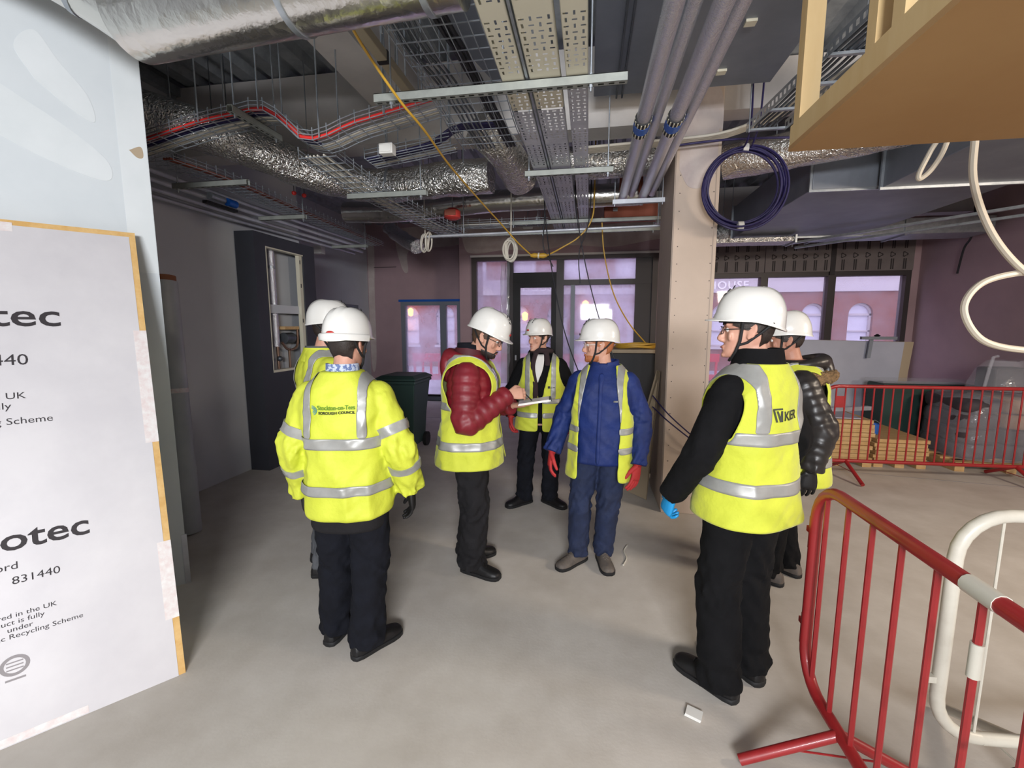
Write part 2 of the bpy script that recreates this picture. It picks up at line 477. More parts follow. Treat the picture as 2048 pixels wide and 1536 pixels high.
pane(t, -4.12, -3.30, 0.1, 2.17, 9.86, 'pane_film'); pane(t, -3.16, -2.9, 0.1, 2.17, 9.86, 'pane_film')
MB().box((-4.12, 9.80, 0.10), (-2.9, 9.92, 0.14)).build('sill_bar', 'black_matt', t)

t = thing('window_2', 'wide dark bronze entrance screen with glass panes and a black door', None, (-0.5, 9.1, 0), kind='structure')
frame_rect(t, -2.34, 1.26, 0.0, 3.09, 8.96, 9.16, 0.10, 'frame_bronze')
MB().box((-2.36, 8.95, 3.06), (1.28, 8.97, 3.10)).build('edge_bead', 'beam_white', t)
for x0, x1 in ((-1.62, -1.50), (-0.64, -0.50)):
    MB().box((x0, 8.98, 0.1), (x1, 9.14, 2.99)).build('mullion', 'frame_dark', t)
MB().box((-1.50, 8.99, 2.55), (-0.64, 9.12, 2.75)).build('door_head', 'black_matt', t)
MB().box((-0.50, 8.99, 2.50), (1.16, 9.12, 2.60)).build('transom', 'frame_dark', t)
MB().box((-0.36, 9.0, 0.1), (-0.28, 9.12, 2.50)).build('mullion', 'frame_grey', t)
MB().box((0.86, 9.0, 0.1), (1.16, 9.12, 2.99)).build('side_panel', 'frame_dark', t)
d = MB()
d.box((-1.50, 9.0, 0.02), (-1.36, 9.07, 2.55)); d.box((-0.74, 9.0, 0.02), (-0.64, 9.07, 2.55)); d.box((-1.36, 9.0, 0.02), (-0.74, 9.07, 0.22)); d.box((-1.36, 9.0, 2.46), (-0.74, 9.07, 2.55))
d = d.build('door_frame', 'black_matt', t)
sub(MB().box((-1.46, 8.985, 1.02), (-1.43, 9.0, 1.12)).build('lock_plate', 'galv_light'), d)
pane(t, -1.36, -0.74, 0.22, 2.46, 9.04, 'pane_film')
pane(t, -2.24, -1.62, 0.1, 2.99, 9.06, 'pane_dirty'); pane(t, -1.50, -0.64, 2.75, 2.99, 9.06, 'pane_dirty')
pane(t, -0.28, 0.86, 0.1, 2.50, 9.06, 'pane_dirty'); pane(t, -0.50, -0.36, 0.1, 2.50, 9.06, 'pane_dirty'); pane(t, -0.50, 0.86, 2.60, 2.99, 9.06, 'pane_dirty')
# crumpled plastic film hanging beside the left pane
pts = []
for i in range(16):
    z = 2.95 - i*0.16
    pts.append([(-1.74 + 0.05*noise.noise(Vector((i*0.7, j*0.8, 3))) + j*0.03, 8.93 + 0.03*noise.noise(Vector((i*0.9, j*1.7, 9))), z) for j in range(7)])
m = MB(); m.loft(pts, cap=False, closed=False)
o = m.build('plastic_film', 'clear_wrap', None, True)
tag(o, 'crumpled clear plastic film hanging down beside the black door', 'plastic film')
sm = o.modifiers.new('thick', 'SOLIDIFY'); sm.thickness = 0.002

t = thing('window_3', 'long dark framed shopfront window behind the leaning boards', None, (3.7, 9.1, 0.3), kind='structure')
frame_rect(t, 1.95, 5.47, 0.32, 2.66, 8.97, 9.13, 0.08, 'frame_dark')
for x0 in (3.06, 4.17):
    MB().box((x0, 8.96, 0.4), (x0 + 0.12, 9.12, 2.58)).build('mullion', 'frame_dark', t)
for a, b in ((2.03, 3.06), (3.18, 4.17), (4.29, 5.39)): pane(t, a, b, 0.4, 2.58, 9.06)
# printed insulation panels above the shopfront
xs = [1.95, 3.10, 4.22, 5.47]
for i in range(3):
    p = struct(MB().box((xs[i]+0.006, 8.94, 2.66), (xs[i+1]-0.006, 9.02, 3.36)).build('trim_%d' % (10 + i), 'insul_print'))
    nx = 6
    for k in range(nx):
        x = xs[i] + 0.14 + k*(xs[i+1]-xs[i]-0.1)/nx
        mk = MB()
        ring = []
        for rr in (0.042, 0.024):
            ring.append([Vector((x + rr*math.sin(a)*(1+0.25*math.cos(3*a+PI/2)), 8.938, 2.93 + rr*math.cos(a)*(1+0.25*math.cos(3*a+PI/2)))) for a in [2*PI*q/18 for q in range(18)]])
        mk.loft(ring, cap=False)
        for dx in (-0.018, 0.012):
            mk.box((x+dx, 8.937, 2.68), (x+dx+0.02, 8.94, 2.86)); mk.box((x+dx, 8.937, 3.03), (x+dx+0.02, 8.94, 3.24))
        mk.build('printed_mark', 'ink_dark', p)
MB().box((4.17, 8.93, 2.6), (4.25, 8.95, 3.5)).build('trim_13', 'ink_dark')['kind'] = 'structure'

# ---------------------------------------------------------------- outside the glass
struct(MB().box((-16, 9.95, -0.2), (24, 34, -0.06)).build('ground', 'street'))
def facade():
    t = thing('building', 'red brick building with arched windows across the street', 'building', (4, 19.3, -0.06))
    wall = MB()
    Y0 = 19.0
    wins = [(-9.4+i*1.62) for i in range(14)]
    zb, zt, hw = 0.9, 2.15, 0.42
    xs_ = [-14.0]
    for x in wins: xs_ += [x-hw, x+hw]
    xs_.append(18.0)
    for i in range(0, len(xs_), 2): wall.box((xs_[i], Y0, -0.06), (xs_[i+1], Y0+0.3, 3.0))
    for x in wins:
        wall.box((x-hw, Y0, -0.06), (x+hw, Y0+0.3, zb))
        n = 12; a_ = [(x+hw*math.cos(PI*k/n), zt+hw*math.sin(PI*k/n)) for k in range(n+1)]
        for k in range(n):
            (xa, za), (xb, zb_) = a_[k], a_[k+1]
            wall.add([(xa,Y0,za),(xb,Y0,zb_),(xb,Y0,3.0),(xa,Y0,3.0),(xa,Y0+.3,za),(xb,Y0+.3,zb_)], [(0,1,2,3),(0,4,5,1)])
    up = [(-9.0+i*2.1) for i in range(11)]
    xs2 = [-14.0]
    for x in up: xs2 += [x-0.5, x+0.5]
    xs2.append(18.0)
    for i in range(0, len(xs2), 2): wall.box((xs2[i], Y0, 3.62), (xs2[i+1], Y0+0.3, 5.6))
    for x in up: wall.box((x-0.5, Y0, 5.2), (x+0.5, Y0+0.3, 5.6))
    wall.box((-14, Y0, 5.6), (18, Y0+0.3, 9.0))
    wall.build('brick_wall', 'brick', t)
    MB().box((-14, Y0-0.10, 3.0), (18, Y0+0.3, 3.62)).build('stone_band', 'stone', t)
    for x in wins:
        w_ = MB()
        w_.box((x-hw, Y0+0.12, zb), (x-hw+0.07, Y0+0.2, zt)); w_.box((x+hw-0.07, Y0+0.12, zb), (x+hw, Y0+0.2, zt))
        w_.box((x-hw, Y0+0.12, zb), (x+hw, Y0+0.2, zb+0.07)); w_.box((x-hw, Y0+0.12, zt-0.05), (x+hw, Y0+0.2, zt+0.03)); w_.box((x-hw, Y0+0.12, 1.5), (x+hw, Y0+0.2, 1.55))
        n = 12
        for k in range(n):
            a0, a1 = PI*k/n, PI*(k+1)/n
            w_.loft([[(x+r*math.cos(a), Y0+yy, zt+r*math.sin(a)) for r, yy in ((hw,0.12),(hw,0.2),(hw-0.07,0.2),(hw-0.07,0.12))] for a in (a0, a1)])
        f_ = w_.build('arched_window', 'stone', t)
        MB().box((x-hw, Y0+0.2, zb), (x+hw, Y0+0.24, zt+hw)).build('pane', 'lit_room', f_)
        MB().box((x-hw-0.06, Y0-0.06, zb-0.1), (x+hw+0.06, Y0, zb)).build('sill', 'stone', f_)
    for x in up:
        f_ = frame_rect(t, x-0.5, x+0.5, 3.62, 5.2, Y0+0.1, Y0+0.2, 0.07, 'stone', 'sash_window')
        MB().box((x-0.5, Y0+0.2, 3.62), (x+0.5, Y0+0.24, 5.2)).build('pane', 'lit_room', f_)
    mat('sign_letters', '#e8e4e6', 0.5)
    for s_, x in (('HOUSE', 4.55), ('HOUSE', -2.75), ('THE', -0.2), ('HOUSE', 0.55)):
        place_text(s_, 0.42, (x, Y0-0.11, 3.14), X1, Z1, 'sign_letters', t, extrude=0.01, spacing=1.15, bold=0.004)
    return t
facade()
def wall_lamp(x, y, z, lab):
    t = thing('wall_lantern', lab, 'lantern', (x, y, z))
    MB().box((x-0.03, y, z-0.1), (x+0.03, 18.999, z+0.1)).build('bracket', 'black_matt', t)
    MB().lathe([(0.03, -0.16), (0.10, -0.12), (0.13, 0.12), (0.02, 0.2)], (x, y, z), 8).build('lamp_glass', 'lamp_glow', t)
for x, z, lab in ((-2.63, 2.1, 'orange glowing wall lantern between arched windows seen through the black door'),
                  (-0.15, 2.55, 'orange glowing wall lantern above a window seen through the dirty pane'),
                  (2.15, 2.15, 'orange glowing wall lantern low beside the window frame'),
                  (-7.65, 2.3, 'orange glowing wall lantern seen through the narrow window'),
                  (-8.0, 1.6, 'lower orange glowing wall lantern seen through the narrow window')):
    wall_lamp(x, 18.8, z, lab)
def street_barrier(x, y, rz, lab):
    t = thing('street_barrier', lab, 'barrier', (x, y, -0.06), 'red barriers in the street outside', local=True, rotz=rz)
    b = MB(); b.box((-1.0, -0.03, 0.25), (1.0, 0.03, 0.42)); b.box((-1.0, -0.03, 0.78), (1.0, 0.03, 1.0))
    for k in range(9): b.box((-0.98+k*0.235, -0.02, 0.42), (-0.92+k*0.235, 0.02, 0.78))
    b.build('panel', 'outside_red', t)
    for s in (-0.85, 0.85): MB().box((s-0.05, -0.25, 0), (s+0.05, 0.25, 0.25)).build('foot', 'black_rubber', t)
for x, y, rz, lab in ((-3.9, 12.2, 0.1, 'red plastic street barrier outside the narrow window'), (-0.3, 12.6, 0.0, 'red plastic street barrier outside the dirty pane'),
                      (-2.0, 12.5, 0.0, 'red plastic street barrier outside the black door'), (2.6, 13.2, 0.1, 'red plastic street barrier outside beyond the column')):
    street_barrier(x, y, rz, lab)
def parked_car():
    t = thing('car', 'dark parked car with red tail lamps seen through the dirty pane', 'car', (-0.6, 15.6, -0.06))
    prof = [(-2.0,0.3),(-2.05,0.75),(-1.9,0.9),(-1.2,0.98),(-0.6,1.42),(0.8,1.45),(1.5,1.05),(2.0,0.98),(2.1,0.7),(2.05,0.3)]
    rings = []
    for y, k in ((-0.85,0.94),(-0.78,1.0),(0.78,1.0),(0.85,0.94)):
        rings.append([(-0.6+px*k, 15.6+y, -0.06+0.02+pz*(1 if k==1 else 0.97)) for px, pz in prof])
    MB().loft(rings).build('body', 'slate', t, True)
    MB().box((-1.6, 14.74, 1.02), (0.2, 14.79, 1.28)).build('side_glass', 'black_matt', t)
    for wx in (-2.0, 0.8):
        w_ = MB(); w_.tube([(wx, 14.72, 0.26), (wx, 14.92, 0.26)], 0.32, 18); w_.build('wheel', 'black_rubber', t)
    for dx in (-2.62, 1.42): MB().box((dx, 14.76, 0.62), (dx+0.12, 14.9, 0.78)).build('tail_lamp', 'tail_lamp', t)
parked_car()

# ================================================================ CEILING SERVICES
def rod(mb, x, y, z0, z1=3.945, r=0.005): mb.tube([(x, y, z0), (x, y, z1)], r, 6)
def strut(name, lab, x0, x1, y, z, rods, group='slotted strut channels', m='strut_steel'):
    """slotted steel channel across the room hung on threaded rods"""
    t = thing(name, lab, 'strut channel', ((x0+x1)/2, y, z), group)
    b = MB(); h = 0.041; w = 0.041
    b.box((x0, y-w/2, z), (x1, y-w/2+0.003, z+h)); b.box((x0, y+w/2-0.003, z), (x1, y+w/2, z+h))
    b.box((x0, y-w/2, z+h-0.003), (x1, y+w/2, z+h))
    n = max(2, int((x1-x0)/0.05))
    b.plate((x0, y-w/2, z), (x1-x0, 0, 0), (0, w, 0), n, 1, 0.55, 0.35)
    b.box((x0, y-w/2+0.003, z+0.012), (x0+0.002, y+w/2-0.003, z+h-0.003))
    b.build('channel', m, t)
    for x in rods:
        r_ = MB(); rod(r_, x, y, z-0.03); r_.tube([(x, y, z-0.012), (x, y, z)], 0.011, 6); r_.tube([(x, y, z+h), (x, y, z+h+0.012)], 0.011, 6)
        r_.build('threaded_rod', 'galv', t)
    return t
strut('strut_channel', 'long slotted strut channel carrying the perforated trays near the wire basket', -1.15, 0.16, 2.42, 2.88, (-1.06, -0.015))
strut('strut_channel', 'slotted strut channel under the trays beside the foil duct', -0.52, 0.16, 3.70, 2.87, (-0.49, 0.12))
strut('strut_channel', 'short slotted strut channel below the wire basket and foil duct', -1.98, -1.30, 3.60, 2.74, (-1.35,))
strut('strut_channel', 'long thin strut channel in front of the entrance screen', -2.22, 0.86, 5.90, 2.86, (-2.1, -0.6, 0.75))
strut('strut_channel', 'slotted strut channel carrying the far ends of the trays', -0.95, 0.95, 5.42, 2.88, (-0.9, 0.85))
t = thing('strut_channel', 'strut channel hanging under the left basket with red cable', 'strut channel', (-2.2, 2.85, 3.008), 'slotted strut channels')
b = MB(); b.box((-2.2205, 2.62, 3.008), (-2.2175, 3.08, 3.049)); b.box((-2.1825, 2.62, 3.008), (-2.1795, 3.08, 3.049)); b.box((-2.2205, 2.62, 3.046), (-2.1795, 3.08, 3.049)); b.plate((-2.2205, 2.62, 3.008), (0, 0.46, 0), (0.041, 0, 0), 9, 1, 0.55, 0.35)
b.build('channel', 'strut_steel', t)
hang_rods(t, ((-2.2, 2.66, 2.985), (-2.2, 3.04, 2.985)))
for y, x1, lab in ((3.42, -2.75, 'bracket strut under the lower left cable basket beside the partition'), (4.55, -3.0, 'bracket strut under the lower left cable basket above the dark cabinet'), (6.3, -3.2, 'bracket strut at the far end of the lower left cable basket')):
    if y < 4: strut('strut_channel', lab, x1-0.70, x1, y, 2.84, (x1-0.66,))
    else: strut('strut_channel', lab, x1-0.55, x1, y, 2.84, (x1-0.03,))

def perf_tray(lab, x0, x1, y0, y1, z, m, group='perforated cable trays'):
    t = thing('cable_tray', lab, 'cable tray', ((x0+x1)/2, (y0+y1)/2, z), group)
    w = x1-x0; nv = max(3, round(w/0.036)); nu = int((y1-y0)/0.040)
    def sl(i, j):
        if i % 12 in (10, 11): return (0.0, 0.0)
        return (0.64, 0.26) if (i + j) % 2 else (0.22, 0.62)
    b = MB(); b.plate((x0, y0, z), (0, y1-y0, 0), (w, 0, 0), nu, nv, 0.6, 0.25, sl)
    b.build('perforated_base', m, t)
    for x in (x0, x1):
        f = MB(); f.box((x-0.001, y0, z), (x+0.001, y1, z+0.045)); s_ = 1 if x == x0 else -1
        f.box((x, y0, z+0.043), (x+s_*0.012, y1, z+0.045)); f.build('side_flange', m, t)
    return t
TZ = 2.925
perf_tray('narrow cream perforated cable tray beside the wire basket', -0.455, -0.345, 1.45, 2.72, TZ, 'cream_paint')
perf_tray('wide cream perforated cable tray in the middle of the three', -0.315, -0.165, 1.45, 2.72, TZ, 'cream_paint')
perf_tray('narrow cream perforated cable tray beside the grey duct', -0.135, -0.03, 1.45, 2.5, TZ, 'cream_paint')
perf_tray('narrow galvanised perforated cable tray continuing beside the wire basket', -0.455, -0.345, 2.74, 6.0, TZ, 'galv_light')
perf_tray('wide galvanised perforated cable tray in the middle of the run', -0.315, -0.165, 2.74, 6.0, TZ, 'galv_light')
perf_tray('narrow galvanised perforated cable tray continuing beside the grey duct', -0.135, -0.03, 2.52, 6.0, TZ, 'galv_light')
for x, lab in ((-0.33, 'thin silver conduit strip between the two left trays'),):
    tag(MB().box((x-0.006, 1.45, TZ), (x+0.006, 6.0, TZ+0.04)).build('conduit', 'galv', None), lab, 'conduit')

# ---- insulated pipes in pairs
def foil_pipe(lab, pts, r, m='foil_pipe', collar=None, group='foil wrapped pipes running away overhead'):
    t = thing('insulated_pipe', lab, 'pipe', pts[0], group)
    MB().tube(pts, r, 18, wob=0.03).build('lagging', m, t, True, angle=80)
    if collar:
        a, b = Vector(pts[0]), Vector(pts[-1]); d = (b-a).normalized()
        c0 = a + (b-a)*collar
        MB().tube([c0-d*0.045, c0+d*0.045], r*1.22, 18).build('fire_collar', 'blue_valve', t, True)
        u = d.cross(Vector((0,0,1))).normalized(); v = u.cross(d)
        for s in (-0.075, 0.075):
            cc = c0 + d*s
            mm = MB().tube([cc-d*0.03, cc+d*0.03], r*1.17, 18)
            cb = mm.build('collar_band', 'black_matt', t, True)
            tt = MB()
            for k in range(14):
                an = 2*PI*k/14; w_ = u*math.cos(an)+v*math.sin(an)
                p = c0 + d*s + w_*r*1.17
                q = d.cross(w_)
                tt.obox(p-d*0.026-q*0.004-w_*0.002, d*0.052, q*0.008, w_*0.004)
            tt.build('collar_tabs', 'cream_paint', cb)['kind'] = 'stuff'
    e = Vector(pts[-1])
    return t
foil_pipe('left foil wrapped pipe of the near pair with blue collar', [(0.30, 0.6, 2.95), (0.30, 2.0, 2.95), (0.30, 4.75, 2.95)], 0.042, collar=0.60)
foil_pipe('second foil wrapped pipe tucked behind the left blue collared pipe', [(0.389, 0.6, 2.99), (0.389, 2.0, 2.99), (0.389, 4.75, 2.99)], 0.034)
foil_pipe('right foil wrapped pipe of the pair with blue collar', [(0.49, 0.6, 2.95), (0.49, 2.0, 2.95), (0.49, 4.75, 2.95)], 0.042, collar=0.60)
foil_pipe('second foil wrapped pipe tucked behind the right blue collared pipe', [(0.579, 0.6, 2.99), (0.579, 2.0, 2.99), (0.579, 4.75, 2.99)], 0.034)
for x, y, lab in ((0.30, 4.85, 'brown pipe elbow at the end of the left foil pipe'), (0.49, 4.85, 'brown pipe elbow at the end of the right foil pipe')):
    o = MB(); o.tube(spline([(x, 4.7, 2.95), (x, 4.84, 2.95), (x, 4.92, 3.02), (x, 4.93, 3.3)], 5), 0.022, 10)
    tag(o.build('pipe_elbow', 'rust', None, True), lab, 'pipe')
t = thing('pipe_bracket', 'strut with pipe clips under the foil pipe ends', 'bracket', (0.4, 4.6, 2.87), None)
MB().box((0.2, 4.58, 2.86), (0.68, 4.62, 2.9)).build('rail', 'galv_light', t)
for x in (0.22, 0.66):
    r_ = MB(); rod(r_, x, 4.6, 2.84); r_.build('threaded_rod', 'galv', t)
t = thing('red_wall_box', 'rust red steel plate box above the entrance beside the column', 'box', (0.45, 5.6, 2.92))
MB().box((0.15, 5.55, 2.92), (0.75, 5.7, 3.10)).build('box', 'rust', t, bevel=0.01)
MB().box((0.25, 5.53, 3.02), (0.30, 5.55, 3.06)).build('latch', 'galv', t)
hang_rods(t, ((0.2, 5.62, 3.1), (0.7, 5.62, 3.1)))

# ---- rectangular ducts
def rect_duct(lab, a, b, m='duct_grey', flange_axis=None, at=(), group='rectangular metal ducts', rods=True):
    t = thing('air_duct', lab, 'duct', ((a[0]+b[0])/2, (a[1]+b[1])/2, a[2]), group)
    MB().box(a, b).build('casing', m, t, bevel=0.006)
    for s in at:
        e = 0.022; f = MB()
        if flange_axis == 'y': f.box((a[0]-e, s-0.012, a[2]-e), (b[0]+e, s+0.012, b[2]+e))
        else: f.box((s-0.012, a[1]-e, a[2]-e), (s+0.012, b[1]+e, b[2]+e))
        f.build('flange', 'galv', t)
    if rods and b[2] < 3.9:
        hang_rods(t, [(x, (a[1]+b[1])/2, b[2]) for x in (rods if isinstance(rods, tuple) else (a[0]+0.03, b[0]-0.03))])
    return t
t = thing('air_duct', 'grey duct with a slanted end above the wire basket', 'duct', (-0.75, 2.2, 3.25), 'rectangular metal ducts')
MB().add([(-0.83,1.62,3.3),(-0.52,1.62,3.3),(-0.55,3.12,3.3),(-0.66,3.12,3.3),(-0.83,2.47,3.3),
          (-0.83,1.62,3.62),(-0.52,1.62,3.62),(-0.55,3.12,3.62),(-0.66,3.12,3.62),(-0.83,2.47,3.62)],
         [(4,3,2,1,0),(5,6,7,8,9),(0,1,6,5),(1,2,7,6),(2,3,8,7),(3,4,9,8),(4,0,5,9)]).build('casing', 'duct_grey', t, bevel=0.006)
hang_rods(t, ((-0.80, 2.0, 3.62), (-0.56, 2.0, 3.62)))
t = thing('trunking', 'tan cable trunking beside the wide wire basket', 'trunking', (-1.11, 2.4, 3.1))
MB().box((-1.14, 2.02, 3.10), (-1.085, 2.86, 3.15)).build('body', 'tan_trunking', t, bevel=0.004)
MB().box((-1.142, 2.44, 3.096), (-1.083, 2.47, 3.154)).build('joint_strap', 'black_matt', t)
hang_rods(t, ((-1.11, 2.15, 3.15), (-1.11, 2.75, 3.15)))
t = rect_duct('wide flat grey duct above the foil wrapped pipes', (0.0, 0.5, 3.40), (1.22, 3.66, 3.80), 'duct_grey')
for x, y in ((0.86, 2.95), (0.84, 3.45), (0.86, 2.5)):
    MB().box((x-0.03, y-0.025, 3.385), (x+0.03, y+0.025, 3.40)).build('duct_clamp', 'cream_paint', t)
for x in (0.16, 0.20): MB().box((x, 0.5, 3.375), (x+0.012, 3.66, 3.40)).build('stiffener_seam', 'galv_dark', t)
rect_duct('long grey ventilation duct over the pallet stack on the right', (2.05, 4.85, 2.98), (3.75, 7.30, 3.42), 'duct_grey', 'y', (4.87, 7.28))
rect_duct('nearer grey duct dropping lower beneath the timber box', (2.6, 3.2, 2.95), (5.5, 4.80, 3.38), 'duct_grey', 'y', (4.78,))
rect_duct('low flat galvanised duct beside the printed insulation panels', (3.3, 7.45, 3.0), (5.5, 7.95, 3.22), 'galv', 'x', (3.32, 4.4))
rect_duct('small flat duct behind the coil of purple cable', (1.15, 6.95, 2.865), (2.8, 7.25, 2.93), 'foil_bright', 'x', (2.78,), rods=(1.2, 1.98))
t = thing('duct_rail', 'thin steel angle rail sloping under the right hand duct', 'rail', (3.6, 6.6, 2.86))
MB().obox((2.75, 7.35, 2.87), (1.75, -2.0, 0.03), (0.03, 0.03, 0), (0, 0, 0.03)).build('angle', 'galv', t)
MB().obox((3.05, 7.65, 2.87), (2.2, -2.3, 0.03), (0.03, 0.03, 0), (0, 0, 0.03)).build('angle', 'galv', t)
hang_rods(t, ((4.47, 5.37, 2.9), (3.02, 7.66, 2.9), (5.2, 5.38, 2.9)))

# ---- big foil ducts at the top left
def round_duct(name, lab, pts, r, m, n=24, group=None, bands=(), wob=0.03, rods=(), seed=0, steps=6):
    t = thing(name, lab, 'duct', pts[0], group)
    q = spline(pts, steps)
    MB().tube(q, r, n, wob=wob, seed=seed).build('foil_jacket', m, t, True, angle=80)
    for k in bands:
        i = min(int(k*(len(q)-1)), len(q)-2); d = (q[i+1]-q[i]).normalized()
        MB().tube([q[i]-d*0.012, q[i]+d*0.012], (r if not isinstance(r, list) else r[i])*1.035, n).build('duct_band', 'galv', t, True)
    for (x, y, z) in rods:
        r_ = MB(); rod(r_, x, y, z); r_.build('threaded_rod', 'galv', t)
    return t
round_duct('foil_duct', 'large smooth foil wrapped duct crossing overhead from the partition corner', [(-2.02, 1.88, 3.04), (-1.5, 1.84, 3.04), (-0.9, 1.80, 3.04), (-0.50, 1.775, 3.04)], 0.155, 'foil_smooth', 32, 'large foil ducts', bands=(0.55, 0.9), wob=0.012, rods=((-1.3, 1.8, 3.1), (-0.95, 1.78, 3.1)))
round_duct('foil_duct', 'foil wrapped duct running back along the top of the partition', [(-2.02, 1.95, 3.08), (-2.30, 1.84, 3.26), (-2.62, 1.50, 3.40), (-3.3, 0.64, 3.44)], 0.15, 'foil_smooth', 32, 'large foil ducts', bands=(0.3,), wob=0.012, rods=((-2.85, 1.2, 3.5),), seed=4)
round_duct('foil_duct', 'upper foil wrapped duct above the large crossing duct', [(-2.1, 1.45, 3.28), (-1.1, 1.38, 3.28), (-0.5, 1.335, 3.28)], 0.15, 'foil_smooth', 28, 'large foil ducts', wob=0.012, rods=((-0.9, 1.35, 3.3),), seed=8)
# ---- crinkled foil ducts further in
round_duct('foil_duct', 'crinkled foil duct sloping down from the left to the middle', [(-3.35, 2.95, 3.27), (-2.85, 3.35, 3.17), (-2.45, 3.85, 3.05), (-2.1, 4.15, 3.02), (-1.6, 4.18, 3.02), (-1.2, 4.12, 3.02), (-0.88, 4.1, 3.02)], 0.15, 'foil_bright', 24, 'crinkled foil ducts', wob=0.16, bands=(0.6,), rods=((-2.45, 3.8, 3.1), (-1.1, 3.97, 3.1)))
round_duct('foil_duct', 'torn crinkled foil duct end hanging beside the wire basket', [(-0.86, 3.50, 3.20), (-0.74, 3.62, 3.13), (-0.66, 3.85, 3.05), (-0.62, 4.12, 2.98)], 0.14, 'foil_bright', 24, 'crinkled foil ducts', wob=0.2, rods=((-0.75, 3.6, 3.2),), seed=3)
round_duct('foil_duct', 'long foil duct lying across behind the crinkled one', [(-2.95, 5.3, 3.08), (-2.2, 5.28, 3.06), (-1.0, 5.26, 3.12), (0.55, 5.24, 3.12)], 0.12, 'foil_smooth', 20, 'crinkled foil ducts', wob=0.05, rods=((-2.2, 5.28, 3.15), (0.2, 5.25, 3.2)), seed=5)
round_duct('foil_duct', 'crinkled foil duct behind the perforated trays beside the column', [(-0.35, 4.42, 3.20), (0.1, 4.42, 3.19), (0.6, 4.42, 3.19)], 0.14, 'foil_bright', 20, 'crinkled foil ducts', wob=0.08, rods=((0.1, 4.42, 3.25),), seed=6)
t_ = round_duct('foil_duct', 'crinkled foil duct between the column and the timber box', [(1.22, 4.72, 3.22), (1.6, 4.55, 3.22), (2.1, 4.35, 3.24), (2.45, 4.2, 3.26)], 0.15, 'foil_bright', 24, 'crinkled foil ducts', wob=0.10, seed=7)
hang_rods(t_, ((1.6, 4.55, 3.3),), z1=3.55)
round_duct('foil_duct', 'foil duct above the printed insulation panels', [(1.1, 7.6, 3.12), (2.0, 7.62, 3.1), (2.9, 7.65, 3.08)], 0.16, 'foil_bright', 20, 'crinkled foil ducts', wob=0.06, rods=((2.0, 7.62, 3.2),), seed=9)
round_duct('foil_duct', 'ragged foil wrapped pipe end under the far left ceiling', [(-3.3, 7.3, 3.32), (-3.05, 7.05, 3.15), (-2.75, 6.75, 2.98), (-2.55, 6.6, 2.88)], 0.11, 'foil_bright', 16, 'crinkled foil ducts', wob=0.2, rods=((-3.05, 7.05, 3.2),), seed=11)

# ---- wire baskets
def basket(lab, path, lat, width, side=0.055, step=0.10, nl=6, m='galv', group='wire basket cable trays', r=0.0034):
    lat = Vector(lat).normalized(); P = resample(path, step)
    t = thing('wire_basket', lab, 'cable basket', P[0], group)
    b = MB(); up = Vector((0, 0, 1))
    offs = [(-width/2 + width*i/(nl-1), 0.0) for i in range(nl)] + [(s*width/2, h) for s in (-1, 1) for h in (side*0.55, side)]
    for o, h in offs: b.tube([p + lat*o + up*h for p in P], r, 4, cap=False)
    for i in range(len(P)-1):
        n = 1
        for k in range(n):
            c = P[i].lerp(P[i+1], k/n)
            b.tube([c - lat*width/2 + up*side, c - lat*width/2, c + lat*width/2, c + lat*width/2 + up*side], r, 4)
            for s in (-1, 1): b.tube([c + lat*s*width/2 + up*side, c + lat*s*width/2 + up*(side+0.02)], r*1.3, 4)
    b.build('wire_mesh', m, t)
    return t
def cables(lab, name, path, lat, offs, r, m, jit=0.004, lift=0.005, group='cables in the baskets', cat='cable', upto=None):
    """parallel cables laid side by side along a path; they wander together so that none runs into its neighbour"""
    random.seed(hash_(lab)); P = resample(path, 0.10); jit = min(jit, 0.004)
    if upto is not None: P = [p for p in P if p.x < upto]
    sway = [random.uniform(-jit, jit) for _ in P]; side = []; ups = []
    for i, p in enumerate(P):
        d = P[min(i+1, len(P)-1)] - P[max(i-1, 0)]; w = Vector((-d.y, d.x, 0)).normalized()
        side.append(w if w.dot(Vector(lat)) >= 0 else -w); u = d.cross(w).normalized(); ups.append(u if u.z > 0 else -u)
    for o in offs:
        q = [p + w*(o + a) + u*(lift + r) for p, w, a, u in zip(P, side, sway, ups)]
        tag(MB().tube(q, r, 7).build(name, m, None, True, angle=80), lab, cat, group)
def hash_(s): return sum(ord(ch)*(i+1) for i, ch in enumerate(s))
T1 = [(-3.15, 2.85, 2.90), (-2.80, 2.85, 2.97), (-2.53, 2.85, 3.02), (-2.27, 2.85, 3.05), (-2.09, 2.85, 3.065), (-1.95, 2.85, 2.99), (-1.82, 2.85, 2.87), (-1.68, 2.85, 2.865), (-1.48, 2.85, 2.93), (-1.25, 2.85, 2.975), (-0.95, 2.85, 3.03)]
t = basket('wire basket rising and dipping below the white beam with red cable', T1, (0, 1, 0), 0.22)
hang_rods(t, [(p[0], y, p[2]) for p in (T1[2], T1[4], T1[9]) for y in (2.968, 2.732)])
hang_rods(t, [(T1[7][0], y, T1[7][2]) for y in (2.968, 2.732)], z1=3.50)
cables('thick red cable along the edge of the dipping wire basket', 'red_cable', T1, (0, 1, 0), (-0.085,), 0.013, 'red_cable', 0.004)
cables('purple data cable in the dipping wire basket', 'purple_cable', T1, (0, 1, 0), (-0.05, -0.03, -0.01), 0.007, 'purple_cable', 0.004, upto=-1.66)
cables('white cable in the dipping wire basket', 'white_cable', T1, (0, 1, 0), (0.02, 0.04, 0.06, 0.08), 0.007, 'white_cable', 0.01)
T2 = [(-0.72, 2.02, 3.04), (-0.72, 2.3, 3.04), (-0.72, 2.6, 3.04), (-0.72, 3.1, 3.0), (-0.70, 3.4, 2.98)]
